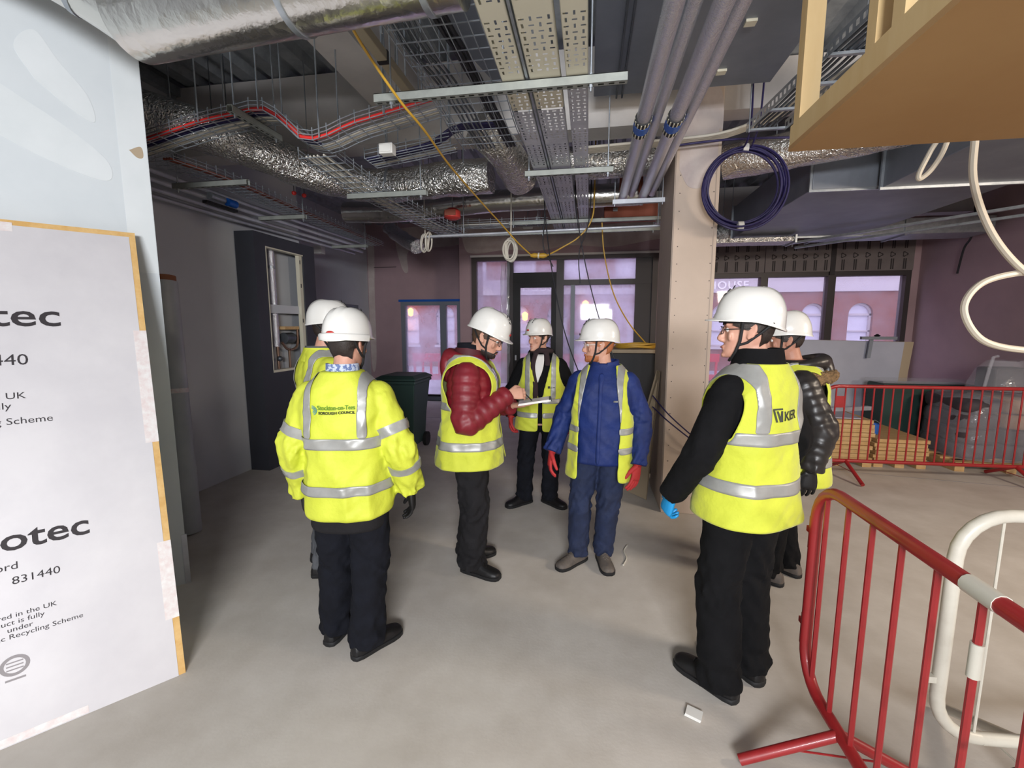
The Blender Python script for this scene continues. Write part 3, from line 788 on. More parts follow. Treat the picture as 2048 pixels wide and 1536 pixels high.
t = basket('wide wire basket running away beneath the slanted grey duct', T2, (1, 0, 0), 0.44, nl=9)
hang_rods(t, [(x, y, 3.02) for y in (2.1, 2.6, 3.1) for x in (-0.955, -0.49)])
cables('black power cable lying in the wide wire basket', 'black_cable', [(-0.66, 2.02, 3.04), (-0.64, 2.3, 3.04), (-0.62, 2.6, 3.04), (-0.58, 3.1, 3.0), (-0.56, 3.4, 2.98)], (1, 0, 0), (-0.05, -0.025, 0.0), 0.011, 'black_cable', 0.003, 0.007)
cables('grey cable loose in the wide wire basket', 'grey_cable', [(-0.85, 2.02, 3.04), (-0.86, 2.3, 3.04), (-0.82, 2.6, 3.04), (-0.78, 3.1, 3.0), (-0.76, 3.4, 2.98)], (1, 0, 0), (-0.05, -0.03, 0.0, 0.03, 0.055), 0.006, 'galv_dark', 0.004, 0.007)
T3 = [(-1.86, 2.99, 2.85), (-1.80, 3.6, 2.785), (-1.72, 4.5, 2.775), (-1.62, 5.5, 2.79)]
basket('wire basket leading away towards the entrance with white cables', T3, (1, 0, 0), 0.28, nl=6)
cables('white cable in the basket leading to the entrance', 'white_cable', T3, (1, 0, 0), (-0.09, -0.06, -0.03, 0.0, 0.05), 0.007, 'white_cable', 0.015)
T4 = [(-1.62, 3.3, 2.90), (-1.3, 3.3, 2.94), (-0.985, 3.3, 2.98)]
t = basket('short wire basket with purple cables crossing under the white beam', T4, (0, 1, 0), 0.2)
cables('purple data cable in the short crossing basket', 'purple_cable', [(-1.62, 3.3, 2.90), (-1.3, 3.3, 2.945), (-1.12, 3.3, 2.985), (-1.01, 3.3, 3.05), (-0.93, 3.3, 3.085), (-0.8, 3.3, 3.08), (-0.6, 3.3, 3.075)], (0, 1, 0), (-0.06, -0.04, -0.02, 0.0, 0.02), 0.009, 'purple_cable', 0.0)
hang_rods(t, [(x, y, z) for x, z in ((-1.45, 2.92), (-1.04, 2.97)) for y in (3.192, 3.408)])
cables('white cable in the short crossing basket', 'white_cable', T4, (0, 1, 0), (0.05, 0.07), 0.007, 'white_cable', 0.01)
T5 = [(-3.2, 3.06, 2.925), (-3.2, 3.6, 2.95), (-3.28, 4.6, 2.97), (-3.4, 6.0, 3.0), (-3.5, 7.2, 3.02)]
basket('lower left wire basket lined with dark red cable along the wall', T5, (1, 0, 0), 0.26, nl=5)
cables('dark red cable in the lower left wire basket', 'red_cable', T5, (1, 0, 0), (0.05, 0.075, 0.1), 0.009, 'rust', 0.008)
T6 = [(-1.75, 5.61, 2.92), (-1.1, 5.61, 2.92), (-0.50, 5.61, 2.92)]
t = basket('far wire basket heaped with cables above the entrance', T6, (0, 1, 0), 0.2, nl=4, step=0.14)
hang_rods(t, [(x, y, 2.92) for x in (-1.6, -0.62) for y in (5.502, 5.718)])
cables('loose cable heaped in the far wire basket', 'white_cable', T6, (0, 1, 0), (-0.07, -0.03, 0.0, 0.035), 0.008, 'white_cable', 0.003)
cables('purple cable heaped in the far wire basket', 'purple_cable', T6, (0, 1, 0), (0.062, 0.083), 0.009, 'purple_cable', 0.0)
# cable ladder and conduits over the right of the column
T7 = [(0.62, 4.02, 3.22), (1.2, 4.0, 3.2), (1.55, 3.7, 3.22), (1.9, 2.9, 3.26), (2.05, 1.8, 3.28)]
t = thing('cable_ladder', 'slotted steel cable ladder seen through the timber frame', 'cable ladder', T7[0])
LA, LB = Vector((1.25, 3.78, 3.12)), Vector((1.55, 1.0, 3.12))
for o in (-0.13, 0.13):
    b = MB(); b.plate(LA + Vector((o, 0, 0)), LB - LA, (0, 0, 0.07), 56, 1, 0.5, 0.42); b.build('side_rail', 'galv', t)
for k in range(10):
    c = LA.lerp(LB, k/9)
    MB().box((c.x-0.13, c.y-0.012, c.z+0.01), (c.x+0.13, c.y+0.012, c.z+0.025)).build('rung', 'galv', t)
def on_ladder(y): return 1.25 + (3.78-y)/2.78*0.30
hang_rods(t, [(on_ladder(y) + o, y, 3.1) for y, o in ((3.72, -0.137), (2.3, -0.137), (3.0, 0.137), (2.3, 0.137))])
cables('grey cable lying on the slotted cable ladder', 'grey_cable', [(1.25, 3.78, 3.142), (1.40, 2.39, 3.142), (1.55, 1.0, 3.142)], (1, 0, 0), (-0.08, -0.05, -0.02, 0.02, 0.05), 0.008, 'galv_dark', 0.004, 0.004)
cables('bundled conduit curving over the top of the column', 'conduit_bundle', [(-0.1, 4.05, 3.12), (0.5, 4.03, 3.13), (1.0, 4.04, 3.16), (1.35, 3.98, 3.25), (1.6, 3.6, 3.28), (1.72, 3.2, 3.28)], (0, 1, 0), (-0.075, -0.048, -0.02, 0.008, 0.036), 0.012, 'white_cable', 0.0, 0.03)
cables('purple cable running along the top of the column', 'purple_cable', [(0.55, 3.98, 3.11), (1.0, 3.98, 3.135), (1.4, 4.0, 3.135), (2.0, 4.1, 3.135)], (0, 1, 0), (0.0,), 0.009, 'purple_cable', 0.0, 0.01)

# ---- pipes along the left wall with the blue valve
for i, (x, z, lab) in enumerate(((-3.62, 2.99, 'upper galvanised pipe along the left wall'), (-3.66, 2.93, 'second galvanised pipe along the left wall'), (-3.70, 2.87, 'third galvanised pipe along the left wall above the cabinet'), (-3.84, 2.85, 'lowest galvanised pipe close to the left wall'))):
    b = MB(); b.tube([(x, 2.6, z), (x, 4.5, z), (x-0.05, 7.2, z+0.06)], 0.021, 10)
    o = tag(b.build('wall_pipe', 'galv_light', None, True), lab, 'pipe', 'galvanised pipes along the left wall')
t = thing('pipe_valve', 'blue handled valve on the pipes above the dark cabinet', 'valve', (-3.6, 4.1, 2.93))
MB().tube([(-3.60, 3.95, 2.94), (-3.60, 4.12, 2.94)], 0.034, 12).build('valve_body', 'galv', t, True)
MB().tube([(-3.58, 4.14, 2.93), (-3.58, 4.25, 2.93)], 0.038, 12).build('blue_cap', 'blue_valve', t, True)
MB().box((-3.60, 3.86, 2.85), (-3.55, 4.24, 2.875)).build('lever', 'black_matt', t)
for i, (x, y, z) in enumerate(((-3.15, 3.55, 3.2), (-3.05, 3.6, 3.16), (-2.95, 4.3, 3.03), (-2.88, 4.36, 3.02))):
    t = thing('sprinkler_plug', 'small red plug hanging by the crinkled foil duct', 'sprinkler', (x, y, z), 'small red plugs on the ceiling')
    MB().lathe([(0.012, 0.0), (0.022, 0.012), (0.022, 0.03), (0.008, 0.04)], (x, y, z-0.02), 10).build('cap', 'red_cable', t, True)
    r_ = MB(); rod(r_, x, y, z+0.018, 3.945, 0.004); r_.build('drop_pipe', 'galv_dark', t)
for i, (x, y, z, s, lab) in enumerate(((-1.42, 3.15, 2.93, 0.05, 'white junction box on the short crossing basket'), (-4.55, 7.2, 2.98, 0.09, 'white junction box high on the far left wall'), (-4.62, 6.5, 3.08, 0.07, 'white box beside the cabinet top on the far left wall'), (-0.78, 5.79, 2.96, 0.06, 'white junction box over the far basket'))):
    t = thing('junction_box', lab, 'junction box', (x, y, z))
    MB().box((x-s, y-s*0.7, z-s*0.7), (x+s, y+s*0.7, z+s*0.7)).build('casing', 'white_plastic', t, bevel=0.006)
    MB().box((x-s*0.8, y-s*0.7-0.006, z-s*0.5), (x+s*0.8, y-s*0.7, z+s*0.5)).build('lid', 'white_plastic', t, bevel=0.003)
    r_ = MB(); r_.tube([(x, y, z+s*0.7), (x, y, 3.945)], 0.004, 6); r_.build('hanger', 'galv', t)
t = thing('alarm_box', 'red alarm box hanging among the far cables', 'alarm', (-1.78, 5.3, 2.83))
b = MB(); b.lathe([(0.05, 0.0), (0.09, 0.02), (0.09, 0.09), (0.05, 0.12)], (-1.5, 4.95, 2.86), 14); b.build('body', 'red_box', t, True)
MB().box((-1.56, 4.86, 2.89), (-1.44, 4.87, 2.95)).build('nameplate', 'rust', t)
r_ = MB(); rod(r_, -1.5, 4.95, 2.97); r_.build('hanger', 'galv', t)

# ---- white luminaire rail and dark folded bracket
t = thing('batten_rail', 'pale steel rail slung across below the far basket', 'rail', (-0.9, 5.2, 2.7))
MB().tube([(-1.92, 5.1, 2.72), (-0.6, 5.12, 2.74), (0.8, 5.14, 2.76)], 0.014, 8).build('rail', 'galv_light', t, True)
hang_rods(t, ((-1.42, 5.108, 2.72), (0.7, 5.139, 2.75)))

# ---- coils and hanging cables
def coil(name, lab, c, R0, n, r, m, axis='y', spread=0.03, squash=1.0, ties=True, seed=1):
    random.seed(seed); c = Vector(c)
    t = thing(name, lab, 'cable coil', c)
    for k in range(n):
        rr = R0*random.uniform(0.86, 1.0); dx, dz = random.uniform(-.02, .02), random.uniform(-.015, .015); dy = random.uniform(-spread, spread)
        ph = random.uniform(0, 6)
        pts = []
        for q in range(41):
            a = 2*PI*q/40
            w = 1 + 0.03*math.sin(2*a + ph)
            x = rr*math.cos(a)*w*squash + dx; z = rr*math.sin(a)*w + dz; y = dy + 0.02*math.sin(a*1.0 + ph)
            pts.append(c + (Vector((x, y, z)) if axis == 'y' else Vector((y, x, z))))
        MB().tube(pts, r, 6, cap=False).build('loop', m, t, True)
    if ties:
        for s in (1, -1):
            p = c + Vector((0, 0, s*R0*0.94))
            mb = MB(); mb.lathe([(0.012, -0.028), (0.036, -0.02), (0.036, 0.02), (0.012, 0.028)], (0, 0, 0), 10)
            me = mb.mesh('tape_tie')
            me.transform(Matrix.Translation(p) @ Matrix.Rotation(PI/2, 4, 'Y'))
            link('tape_tie', me, 'white_plastic', t, True)
    return t
t = coil('cable_coil', 'large coil of purple cable hanging in front of the column', (1.19, 4.02, 2.80), 0.315, 11, 0.0085, 'purple_cable', spread=0.03, seed=2)
for dx in (-0.02, 0.03):
    MB().tube(spline([(1.19+dx, 4.02, 3.09), (1.19+dx, 3.91, 3.12), (1.20+dx*1.2, 3.865, 3.25), (1.20+dx*1.5, 3.86, 3.6), (1.20+dx, 3.86, 3.945)], 5), 0.007, 6).build('suspension_cable', 'purple_cable', t, True)
t = coil('cable_coil', 'small coil of white and purple cable below the far rail', (-0.86, 5.0, 2.52), 0.12, 6, 0.009, 'white_cable', spread=0.04, squash=0.55, ties=False, seed=3)
MB().tube([(-0.86, 5.0, 2.63), (-0.86, 5.02, 2.80), (-0.86, 5.05, 3.945)], 0.007, 6).build('suspension_cable', 'white_cable', t)
t = coil('cable_coil', 'loose coil of white cable at the left end of the far rail', (-1.86, 5.104, 2.658), 0.11, 5, 0.008, 'white_cable', axis='x', spread=0.035, squash=0.5, ties=False, seed=4)
MB().tube([(-1.86, 5.06, 2.70), (-1.86, 5.06, 2.80), (-1.86, 5.04, 3.945)], 0.006, 6).build('suspension_cable', 'white_cable', t)
def hang(name, lab, pts, r, m, n=8, group=None, cat='cable'):
    return tag(MB().tube(spline(pts, n), r, 8).build(name, m, None, True), lab, cat, group)
hang('yellow_cable', 'long thin yellow cable slanting across the ceiling in front of the foil duct', [(-1.11, 2.04, 3.092), (-1.06, 2.14, 2.985), (-0.985, 2.35, 2.855), (-0.945, 2.6, 2.805), (-0.965, 3.15, 2.795), (-0.948, 3.95, 2.775), (-0.89, 4.55, 2.72), (-0.76, 4.84, 2.58), (-0.63, 5.0, 2.465)], 0.007, 'yellow_cable')
t = thing('cable_connector', 'yellow cable connector hanging before the entrance', 'connector', (-0.56, 5.0, 2.45))
MB().tube([(-0.64, 5.0, 2.465), (-0.60, 5.0, 2.465), (-0.56, 5.0, 2.462), (-0.50, 5.0, 2.46), (-0.46, 5.0, 2.46)], [0.016, 0.028, 0.022, 0.030, 0.016], 10).build('plug', 'yellow_cable', t, True)
MB().tube([(-0.56, 5.0, 2.462), (-0.545, 5.0, 2.461)], 0.032, 12).build('locking_ring', 'cream_paint', t, True)
hang('yellow_cable', 'yellow cable rising from the hanging connector to the trays', [(-0.46, 5.0, 2.46), (-0.3, 5.05, 2.55), (-0.12, 5.06, 2.66), (0.01, 5.05, 2.84), (0.03, 5.05, 3.15), (0.03, 5.05, 3.945)], 0.008, 'yellow_cable')
hang('yellow_cable', 'yellow cable hanging in front of the dirty glass down to the black unit', [(0.12, 5.45, 2.935), (0.16, 5.52, 2.55), (0.28, 5.6, 2.1), (0.48, 5.75, 1.75), (0.72, 5.9, 1.48)], 0.008, 'yellow_cable')
for k, (a, b) in enumerate((((-0.475, 4.85, 2.9), (0.05, 4.4, 0.92)), ((-0.15, 4.9, 2.9), (0.5, 4.75, 0.9)), ((-0.012, 5.0, 2.9), (-0.10, 4.95, 2.15)), ((-0.50, 5.075, 2.9), (-0.40, 5.075, 2.35)))):
    a, b = Vector(a), Vector(b); m_ = a.lerp(b, 0.5) + Vector((-0.06, 0, -0.05 - 0.1*(k < 2)))
    hang('dark_cable', ['dark cable trailing down between the two men beside the door', 'dark cable drooping down to the black unit by the column', 'short dark cable end hanging below the trays', 'dark cable tail hanging in front of the door head'][k], [Vector((a.x, a.y, 3.945)), a, m_, b], 0.006, 'black_cable')
for k in range(2):
    hang('purple_cable', ['upper', 'lower'][k] + ' purple cable stretched low between the blue coat and the column', [(0.60, 4.30-k*0.03, 1.06-k*0.10), (0.72, 4.10-k*0.03, 0.92-k*0.06), (0.95, 4.05-k*0.03, 0.72-k*0.03), (1.12+k*0.03, 4.1-k*0.02, 0.60-k*0.02), (1.2+k*0.05, 4.4, 0.007)], 0.006, 'purple_cable')
hang('pvc_hose', 'cream plastic hose looping down from the timber box at the right', [(2.22, 3.25, 3.2), (2.20, 3.2, 2.80), (2.22, 3.2, 2.55), (2.33, 3.2, 2.28), (2.50, 3.2, 2.06), (2.72, 3.2, 1.90), (2.86, 3.18, 1.75), (2.80, 3.16, 1.58), (2.56, 3.15, 1.56), (2.34, 3.16, 1.62), (2.24, 3.18, 1.80), (2.32, 3.2, 1.95), (2.52, 3.22, 2.015), (2.8, 3.24, 2.03), (3.1, 3.3, 2.3), (3.2, 3.3, 2.93)], 0.019, 'pvc_hose', cat='hose')
hang('pvc_hose', 'short cream hose loop poking out below the timber box', [(2.2, 3.35, 3.1), (2.12, 3.3, 2.80), (2.05, 3.28, 2.66), (1.99, 3.28, 2.60), (1.98, 3.28, 2.63), (2.03, 3.29, 2.75), (2.1, 3.32, 2.9), (2.12, 3.35, 3.2)], 0.014, 'pvc_hose', cat='hose')
hang('black_cable', 'dangling black cable tail by the dark right wall', [(5.52, 7.9, 3.92), (5.52, 7.85, 3.1), (5.5, 7.95, 2.85), (5.52, 8.05, 2.5)], 0.014, 'black_cable')

# ---- timber framed bulkhead box at the top right
ZB = 2.40; BX, BY = 0.76, 2.03
t = thing('timber_bulkhead', 'unfinished timber framed bulkhead box with a brown board underside', 'bulkhead', (1.6, 1.2, ZB))
MB().box((BX, -0.6, ZB-0.018), (3.6, BY, ZB)).build('underside_board', 'mdf', t)
MB().box((BX+0.002, -0.6, ZB), (BX+0.040, BY, ZB+0.075)).build('bottom_rail', 'pine', t)
MB().box((BX+0.002, -0.6, 3.30), (BX+0.040, BY, 3.375)).build('top_rail', 'pine', t)
for y in (BY-0.075, 1.50, 1.38, 0.75, 0.1):
    MB().box((BX+0.002, y, ZB+0.075), (BX+0.065, y+0.05 if y != 1.50 else y+0.045, 3.30)).build('stud', 'pine', t)
MB().box((BX+0.065, BY-0.04, ZB), (3.6, BY, ZB+0.07)).build('end_rail', 'pine', t)
for x in (1.9, 3.0): MB().box((x, BY-0.04, ZB+0.07), (x+0.04, BY, 3.3)).build('stud', 'pine', t)
MB().box((BX+0.065, BY-0.04, 3.30), (3.6, BY, 3.375)).build('end_rail', 'pine', t)
MB().box((3.56, -0.6, ZB), (3.6, BY-0.04, 3.375)).build('side_board', 'mdf', t)
for x in (1.3, 2.2, 3.2):
    r_ = MB(); r_.box((x, BY-0.12, 3.375), (x+0.04, BY-0.08, 3.945)); r_.box((x, 0.0, 3.3), (x+0.04, 0.04, 3.945)); r_.build('hanger', 'pine', t)

# ================================================================ THINGS ON THE FLOOR
# ---- insulation board leaning on the partition
def insulation_board():
    base_r = Vector((-1.93, 1.73, 0.0)); top_r = Vector((-2.60, 2.29, 2.235))
    up = (top_r - base_r).normalized(); L = 2.40
    U = PD.copy(); n = U.cross(up).normalized()
    if n.dot(Vector((0, 0, 0)) - base_r) < 0: n = -n           # front faces the room
    T = 0.05
    o0 = base_r - U*1.2                                          # bottom left of the front face
    t = thing('insulation_board', 'foil faced insulation board with printed lettering leaning on the white partition', 'insulation board', base_r - U*0.6)
    zfix = Vector((0, 0, 0.0))
    core = MB().obox(o0 + zfix - n*0.002, U*1.2, up*L, -n*(T-0.004)); core.build('foam_core', 'foam', t)
    MB().obox(o0 + zfix, U*1.2 - U*0.028, up*(L-0.03), -n*0.002).build('foil_face', 'board_face', t)
    MB().obox(o0 + zfix - n*(T-0.002), U*1.2, up*L, -n*0.002).build('foil_back', 'board_face', t)
    def P(a, b): return o0 + U*a + up*b
    # printed lettering, as much of it as the photograph shows
    R_ = 1.2
    def word(s, right, b, size, mt='print_ink', sx=1.25, bold=0.0):
        place_text(s, size, P(right, b), U, up, mt, t, align='RIGHT', sx=sx, bold=bold, lift=0.0004, extrude=0.0003)
    for wd, rt, b, size, sx, bold in (('otec', 0.87, 1.828, 0.165, 1.2, 0.002), ('831440', 0.745, 1.629, 0.078, 1.05, 0), ('red in the UK', 0.727, 1.462, 0.045, 1.1, 0), ('product is fully', 0.678, 1.415, 0.045, 1.1, 0), ('otec Recycling Scheme', 0.812, 1.340, 0.045, 1.1, 0),
                                   ('otec', 0.907, 0.775, 0.135, 1.2, 0.002), ('ord', 0.669, 0.692, 0.045, 1.1, 0), ('831440', 0.797, 0.628, 0.046, 1.1, 0), ('red in the UK', 0.777, 0.492, 0.028, 1.15, 0), ('product is fully', 0.737, 0.464, 0.028, 1.15, 0), ('under', 0.70, 0.436, 0.028, 1.15, 0), ('otec Recycling Scheme', 0.858, 0.408, 0.028, 1.15, 0)):
        word(wd, rt, b, size, sx=sx, bold=bold)
    mk = MB(); c0 = P(0.64, 0.30)
    rings = [[c0 + U*(r*math.cos(a)) + up*(r*0.9*math.sin(a)) + n*0.0004 for a in [2*PI*k/24 for k in range(24)]] for r in (0.045, 0.032)]
    mk.loft(rings, cap=False)
    for k in (-1, 0, 1): mk.obox(c0 + U*(-0.025) + up*(k*0.014-0.003), U*0.05, up*0.005, n*0.0005)
    mk.obox(c0 - U*0.03 - up*0.058, U*0.06, up*0.008, n*0.0005)
    mk.build('printed_emblem', 'print_faint', t)
    # strips of printed tape on the edge
    for a, b in ((1.17, 1.80), (0.27, 0.65)):
        tp = MB(); tp.obox(P(1.2-0.055, a), U*0.056, up*(b-a), n*0.0008); tp.obox(P(1.2, a)+n*0.0008, U*0.0008, up*(b-a), -n*T)
        tp.build('edge_tape', 'tape_white', t)
    MB().obox(P(0.0, 0.004), U*0.85, up*0.03, n*0.0008).build('edge_tape', 'tape_white', t)
    MB().obox(P(0.0, 2.335), U*0.72, up*0.05, n*0.0008).build('edge_tape', 'tape_white', t)
    # second board tucked behind
    return t
insulation_board()
# ---- rolled grey sheet
t = thing('sheet_roll', 'tall roll of grey sheet standing against the left wall', 'roll', (-3.30, 3.05, 0))
RA, RB = Vector((-3.26, 3.06, 0.0)), Vector((-3.42, 3.20, 2.06))
mb = MB(); mb.tube([RA, RA.lerp(RB, 0.35), RA.lerp(RB, 0.7), RB], 0.105, 22); o = mb.build('rolled_sheet', 'grey_sheet', t, True)
d = (RB-RA).normalized(); a = d.cross(Vector((1, 0, 0))).normalized(); b = d.cross(a)
fl = []
for s in (0.0, 1.0):
    c = RA.lerp(RB, s*0.97)
    fl.append([c + (a*math.cos(q)+b*math.sin(q))*(0.107+0.004*k) for k, q in enumerate([R(150)+k*0.06 for k in range(9)])])
mb = MB(); mb.loft(fl, cap=False, closed=False); so = mb.build('loose_edge', 'grey_sheet', t, True); s_ = so.modifiers.new('thick', 'SOLIDIFY'); s_.thickness = 0.002
mb = MB(); mb.tube([RB, RB + d*0.045], 0.096, 22); mb.build('cardboard_core', 'brown_core', t, True)
c = RA.lerp(RB, 0.57); mb = MB(); mb.tube([c-d*0.018, c+d*0.018], 0.1075, 22); mb.build('tape_band', 'tape_white', t, True)

# ---- dark cabinet with the opening showing pipes
t = thing('service_cabinet', 'tall anthracite service cabinet with an open front panel against the left wall', 'cabinet', (-3.83, 5.2, 0))
mb = MB()
x0, x1 = -3.94, -3.70; y0, y1 = 4.62, 5.75; zt = 2.76; oy0, oy1, oz0, oz1 = 4.80, 5.50, 1.15, 2.62
mb.box((x0, y0, 0), (x1, y0+0.02, zt)); mb.box((x0, y1-0.02, 0), (x1, y1, zt))
mb.box((x0, y0+0.02, zt-0.02), (x1, y1-0.02, zt))
mb.box((x1-0.02, y0+0.02, 0), (x1, oy0, zt-0.02)); mb.box((x1-0.02, oy1, 0), (x1, y1-0.02, zt-0.02))
mb.box((x1-0.02, oy0, 0), (x1, oy1, oz0)); mb.box((x1-0.02, oy0, oz1), (x1, oy1, zt-0.02))
mb.build('carcass', 'anthracite', t)
f = MB(); e = 0.014
f.box((x1-0.07, oy0, oz0), (x1+0.002, oy0+e, oz1)); f.box((x1-0.07, oy1-0.06, oz0), (x1-0.02, oy1, oz1)); f.box((x1-0.07, oy0, oz0), (x1+0.004, oy1, oz0+e*2)); f.box((x1-0.07, oy0, oz1-e), (x1, oy1, oz1))
f.build('opening_trim', 'cream_paint', t)
MB().box((x1-0.08, oy0+0.01, 1.86), (x1-0.055, oy1-0.02, 1.96)).build('cross_rail', 'grey_wall', t)
MB().box((x0, y0+0.02, 0.02), (x0+0.02, y1-0.02, zt-0.02)).build('back_panel', 'grey_wall', t)
mb = MB()
for z in (1.3, 1.75, 2.2, 2.5): mb.box((x1-0.0195, oy1-0.05, z), (x1-0.0185, oy1-0.035, z+0.05))
mb.build('hinge_slots', 'black_matt', t)['kind'] = 'stuff'
for y, lab in ((4.90, 'left foil pipe inside the cabinet opening'), (5.06, 'right foil pipe inside the cabinet opening')):
    p = thing('riser_pipe', lab, 'pipe', (-3.82, y, 1.2), 'foil riser pipes in the cabinet')
    MB().tube([(-3.838, y, 1.45), (-3.838, y, 2.738)], 0.045, 14, wob=0.04).build('lagging', 'foil_pipe', p, True)
    MB().tube([(-3.838, y, 2.40), (-3.838, y, 2.43)], 0.05, 14).build('band', 'galv', p, True)
    MB().tube([(-3.82, y, 0.6), (-3.82, y, 1.46)], 0.018, 10).build('bare_pipe', 'copper', p, True)
    mb = MB(); mb.ball((-3.80, y, 1.30), 0.035); mb.build('valve', 'galv_dark', p, True)
t = thing('pump_unit', 'small grey pump with copper pipework inside the cabinet', 'pump', (-3.82, 5.25, 1.0))
MB().tube([(-3.82, 5.18, 1.55), (-3.82, 5.34, 1.55)], 0.07, 14).build('motor', 'galv_dark', t, True)
mb = MB(); mb.tube(spline([(-3.8, 5.12, 1.5), (-3.8, 5.2, 1.42), (-3.8, 5.3, 1.4), (-3.8, 5.42, 1.46), (-3.8, 5.44, 1.7)], 5), 0.016, 8); mb.tube([(-3.8, 5.25, 1.42), (-3.8, 5.25, 1.17)], 0.016, 8); mb.build('copper_pipe', 'copper', t, True)
MB().box((-3.90, 5.14, 1.66), (-3.76, 5.42, 1.70)).build('shelf', 'timber', t)
# ---- wheelie bin
def wheelie_bin():
    t = thing('wheelie_bin', 'dark green wheelie bin standing near the narrow window', 'bin', (-2.50, 5.9, 0))
    cx, cy = -2.50, 5.85
    def ring(w, d, z): return [(cx-w, cy-d, z), (cx+w, cy-d, z), (cx+w, cy+d, z), (cx-w, cy+d, z)]
    MB().loft([ring(0.20, 0.22, 0.08), ring(0.22, 0.25, 0.5), ring(0.26, 0.30, 0.94), ring(0.28, 0.32, 0.94), ring(0.28, 0.32, 0.98)]).build('body', 'bin_green', t, bevel=0.015)
    MB().loft([ring(0.29, 0.33, 0.985), ring(0.29, 0.33, 1.01), ring(0.22, 0.26, 1.05)]).build('lid', 'bin_green', t, bevel=0.01)
    MB().tube([(cx+0.02, cy+0.36, 0.98), (cx+0.24, cy+0.36, 0.98)], 0.015, 8).build('handle', 'bin_green', t, True)
    for s in (-1, 1):
        MB().tube([(cx+s*0.20, cy+0.2, 0.10), (cx+s*0.25, cy+0.2, 0.10)], 0.10, 18).build('wheel', 'black_rubber', t, True)
wheelie_bin()
# ---- black unit with cable on top, board leaning by the column
t = thing('black_unit', 'black packing unit with a pale top standing behind the blue coat', 'cabinet', (0.55, 5.6, 0))
MB().box((0.15, 5.25, 0.0), (0.92, 5.95, 1.40)).build('casing', 'black_matt', t, bevel=0.01)
MB().box((0.12, 5.22, 1.40), (0.95, 5.98, 1.44)).build('top', 'sheet_edge', t, bevel=0.004)
random.seed(5)
t = thing('cable_heap', 'heap of yellow cable coiled on the black unit', 'cable coil', (0.55, 5.55, 1.44))
for k in range(5):
    rx, ry = random.uniform(0.16, 0.26), random.uniform(0.12, 0.2)
    MB().tube([(0.55+rx*math.cos(a), 5.55+ry*math.sin(a), 1.4555+0.018*k/2+0.006*math.sin(3*a+k)) for a in [2*PI*q/28 for q in range(29)]], 0.009, 6, cap=False).build('loop', 'yellow_cable', t, True)
t = thing('board_offcut', 'pale board offcut leaning between the blue coat and the column', 'board', (0.62, 4.45, 0))
b0 = Vector((0.42, 4.56, 0.0)); MB().add([(0.40,4.70,0.0),(0.60,4.42,0.0),(0.675,4.40,1.28),(0.665,4.52,1.28),(0.39,4.68,0.0),(0.59,4.40,0.012),(0.665,4.38,1.28),(0.655,4.50,1.28)],
   [(0,1,2,3),(7,6,5,4),(0,4,5,1),(1,5,6,2),(2,6,7,3),(3,7,4,0)]).build('board', 'sheet_edge', t)
# ---- steel pedestrian barriers
def make_barrier(lab, m, W=2.3, H=1.04, bars=18, plate=False, group='steel pedestrian barriers', r=0.020, rb=0.0085, x0=0.14):
    t = thing('crowd_barrier', lab, 'barrier', (0, 0, 0), group, local=True)
    z0, cr = 0.19, 0.16
    pts = []
    def arc(cx, cz, a0, a1):
        for k in range(7):
            a = a0 + (a1-a0)*k/6; pts.append(Vector((cx+cr*math.cos(a), 0, cz+cr*math.sin(a))))
    arc(cr, z0+cr, -PI/2, -PI); arc(cr, H-cr, PI, PI/2); arc(W-cr, H-cr, PI/2, 0); arc(W-cr, z0+cr, 0, -PI/2)
    pts.append(pts[0].copy())
    # frame as a closed tube
    rings = MB(); rings.tube(pts, r, 12, cap=False); rings.build('frame', m, t, True)
    bar = MB(); bar.tube([(0, 0, 0), (0, 0, H-z0)], rb, 8, cap=False); me = bar.mesh('bar')
    bar = MB(); e = cr - math.sqrt(cr*cr - max(0.0, cr-x0)**2); bar.tube([(0, 0, e), (0, 0, H-z0-e)], rb, 8, cap=False); me2 = bar.mesh('bar')
    for k in range(bars):
        o = link('bar', me2 if k in (0, bars-1) else me, m, t, True); o.location = (x0 + (W-2*x0)*k/(bars-1), 0, z0)
    for x in (0.30, W-0.30):
        f = MB()
        for s in (-1, 1): f.tube([(x, 0, z0), (x + 0.0, s*0.34, 0.024)], 0.020, 10)
        f.tube([(x, -0.20, 0.10), (x, 0.20, 0.10)], 0.004, 6)
        f.build('leg', m, t, True)
    if plate: MB().box((0.14+(W-0.28)/(bars-1)*0, -0.004, 0.80), (0.14+(W-0.28)/(bars-1)*1, 0.004, 0.93)).build('name_plate', m, t)
    for z in (0.42, 0.84):
        MB().box((-0.05, -0.012, z-0.012), (-0.01, 0.012, z+0.012)).build('hook', m, t)
    return t
b1 = make_barrier('red steel barrier standing in front of the wrapped pallet', 'red_paint', 2.3, 1.04, 22, True)
b1.location = (2.60, 5.50, 0); b1.rotation_euler = (0, 0, R(2.0))
b2 = make_barrier('red steel barrier with a taped top rail reaching towards the bulkhead', 'red_paint', 2.3, 1.06, 16, False, r=0.0225, rb=0.0095, x0=0.075)
b2.location = (0.955, 1.98, 0); b2.rotation_euler = (0, 0, R(-90))
b3 = make_barrier('white steel barrier tied to the red one', 'white_paint', 2.3, 1.05, 12, False, r=0.0225, rb=0.005)
b3.location = (1.295, 1.74, 0); b3.rotation_euler = (0, 0, R(4))
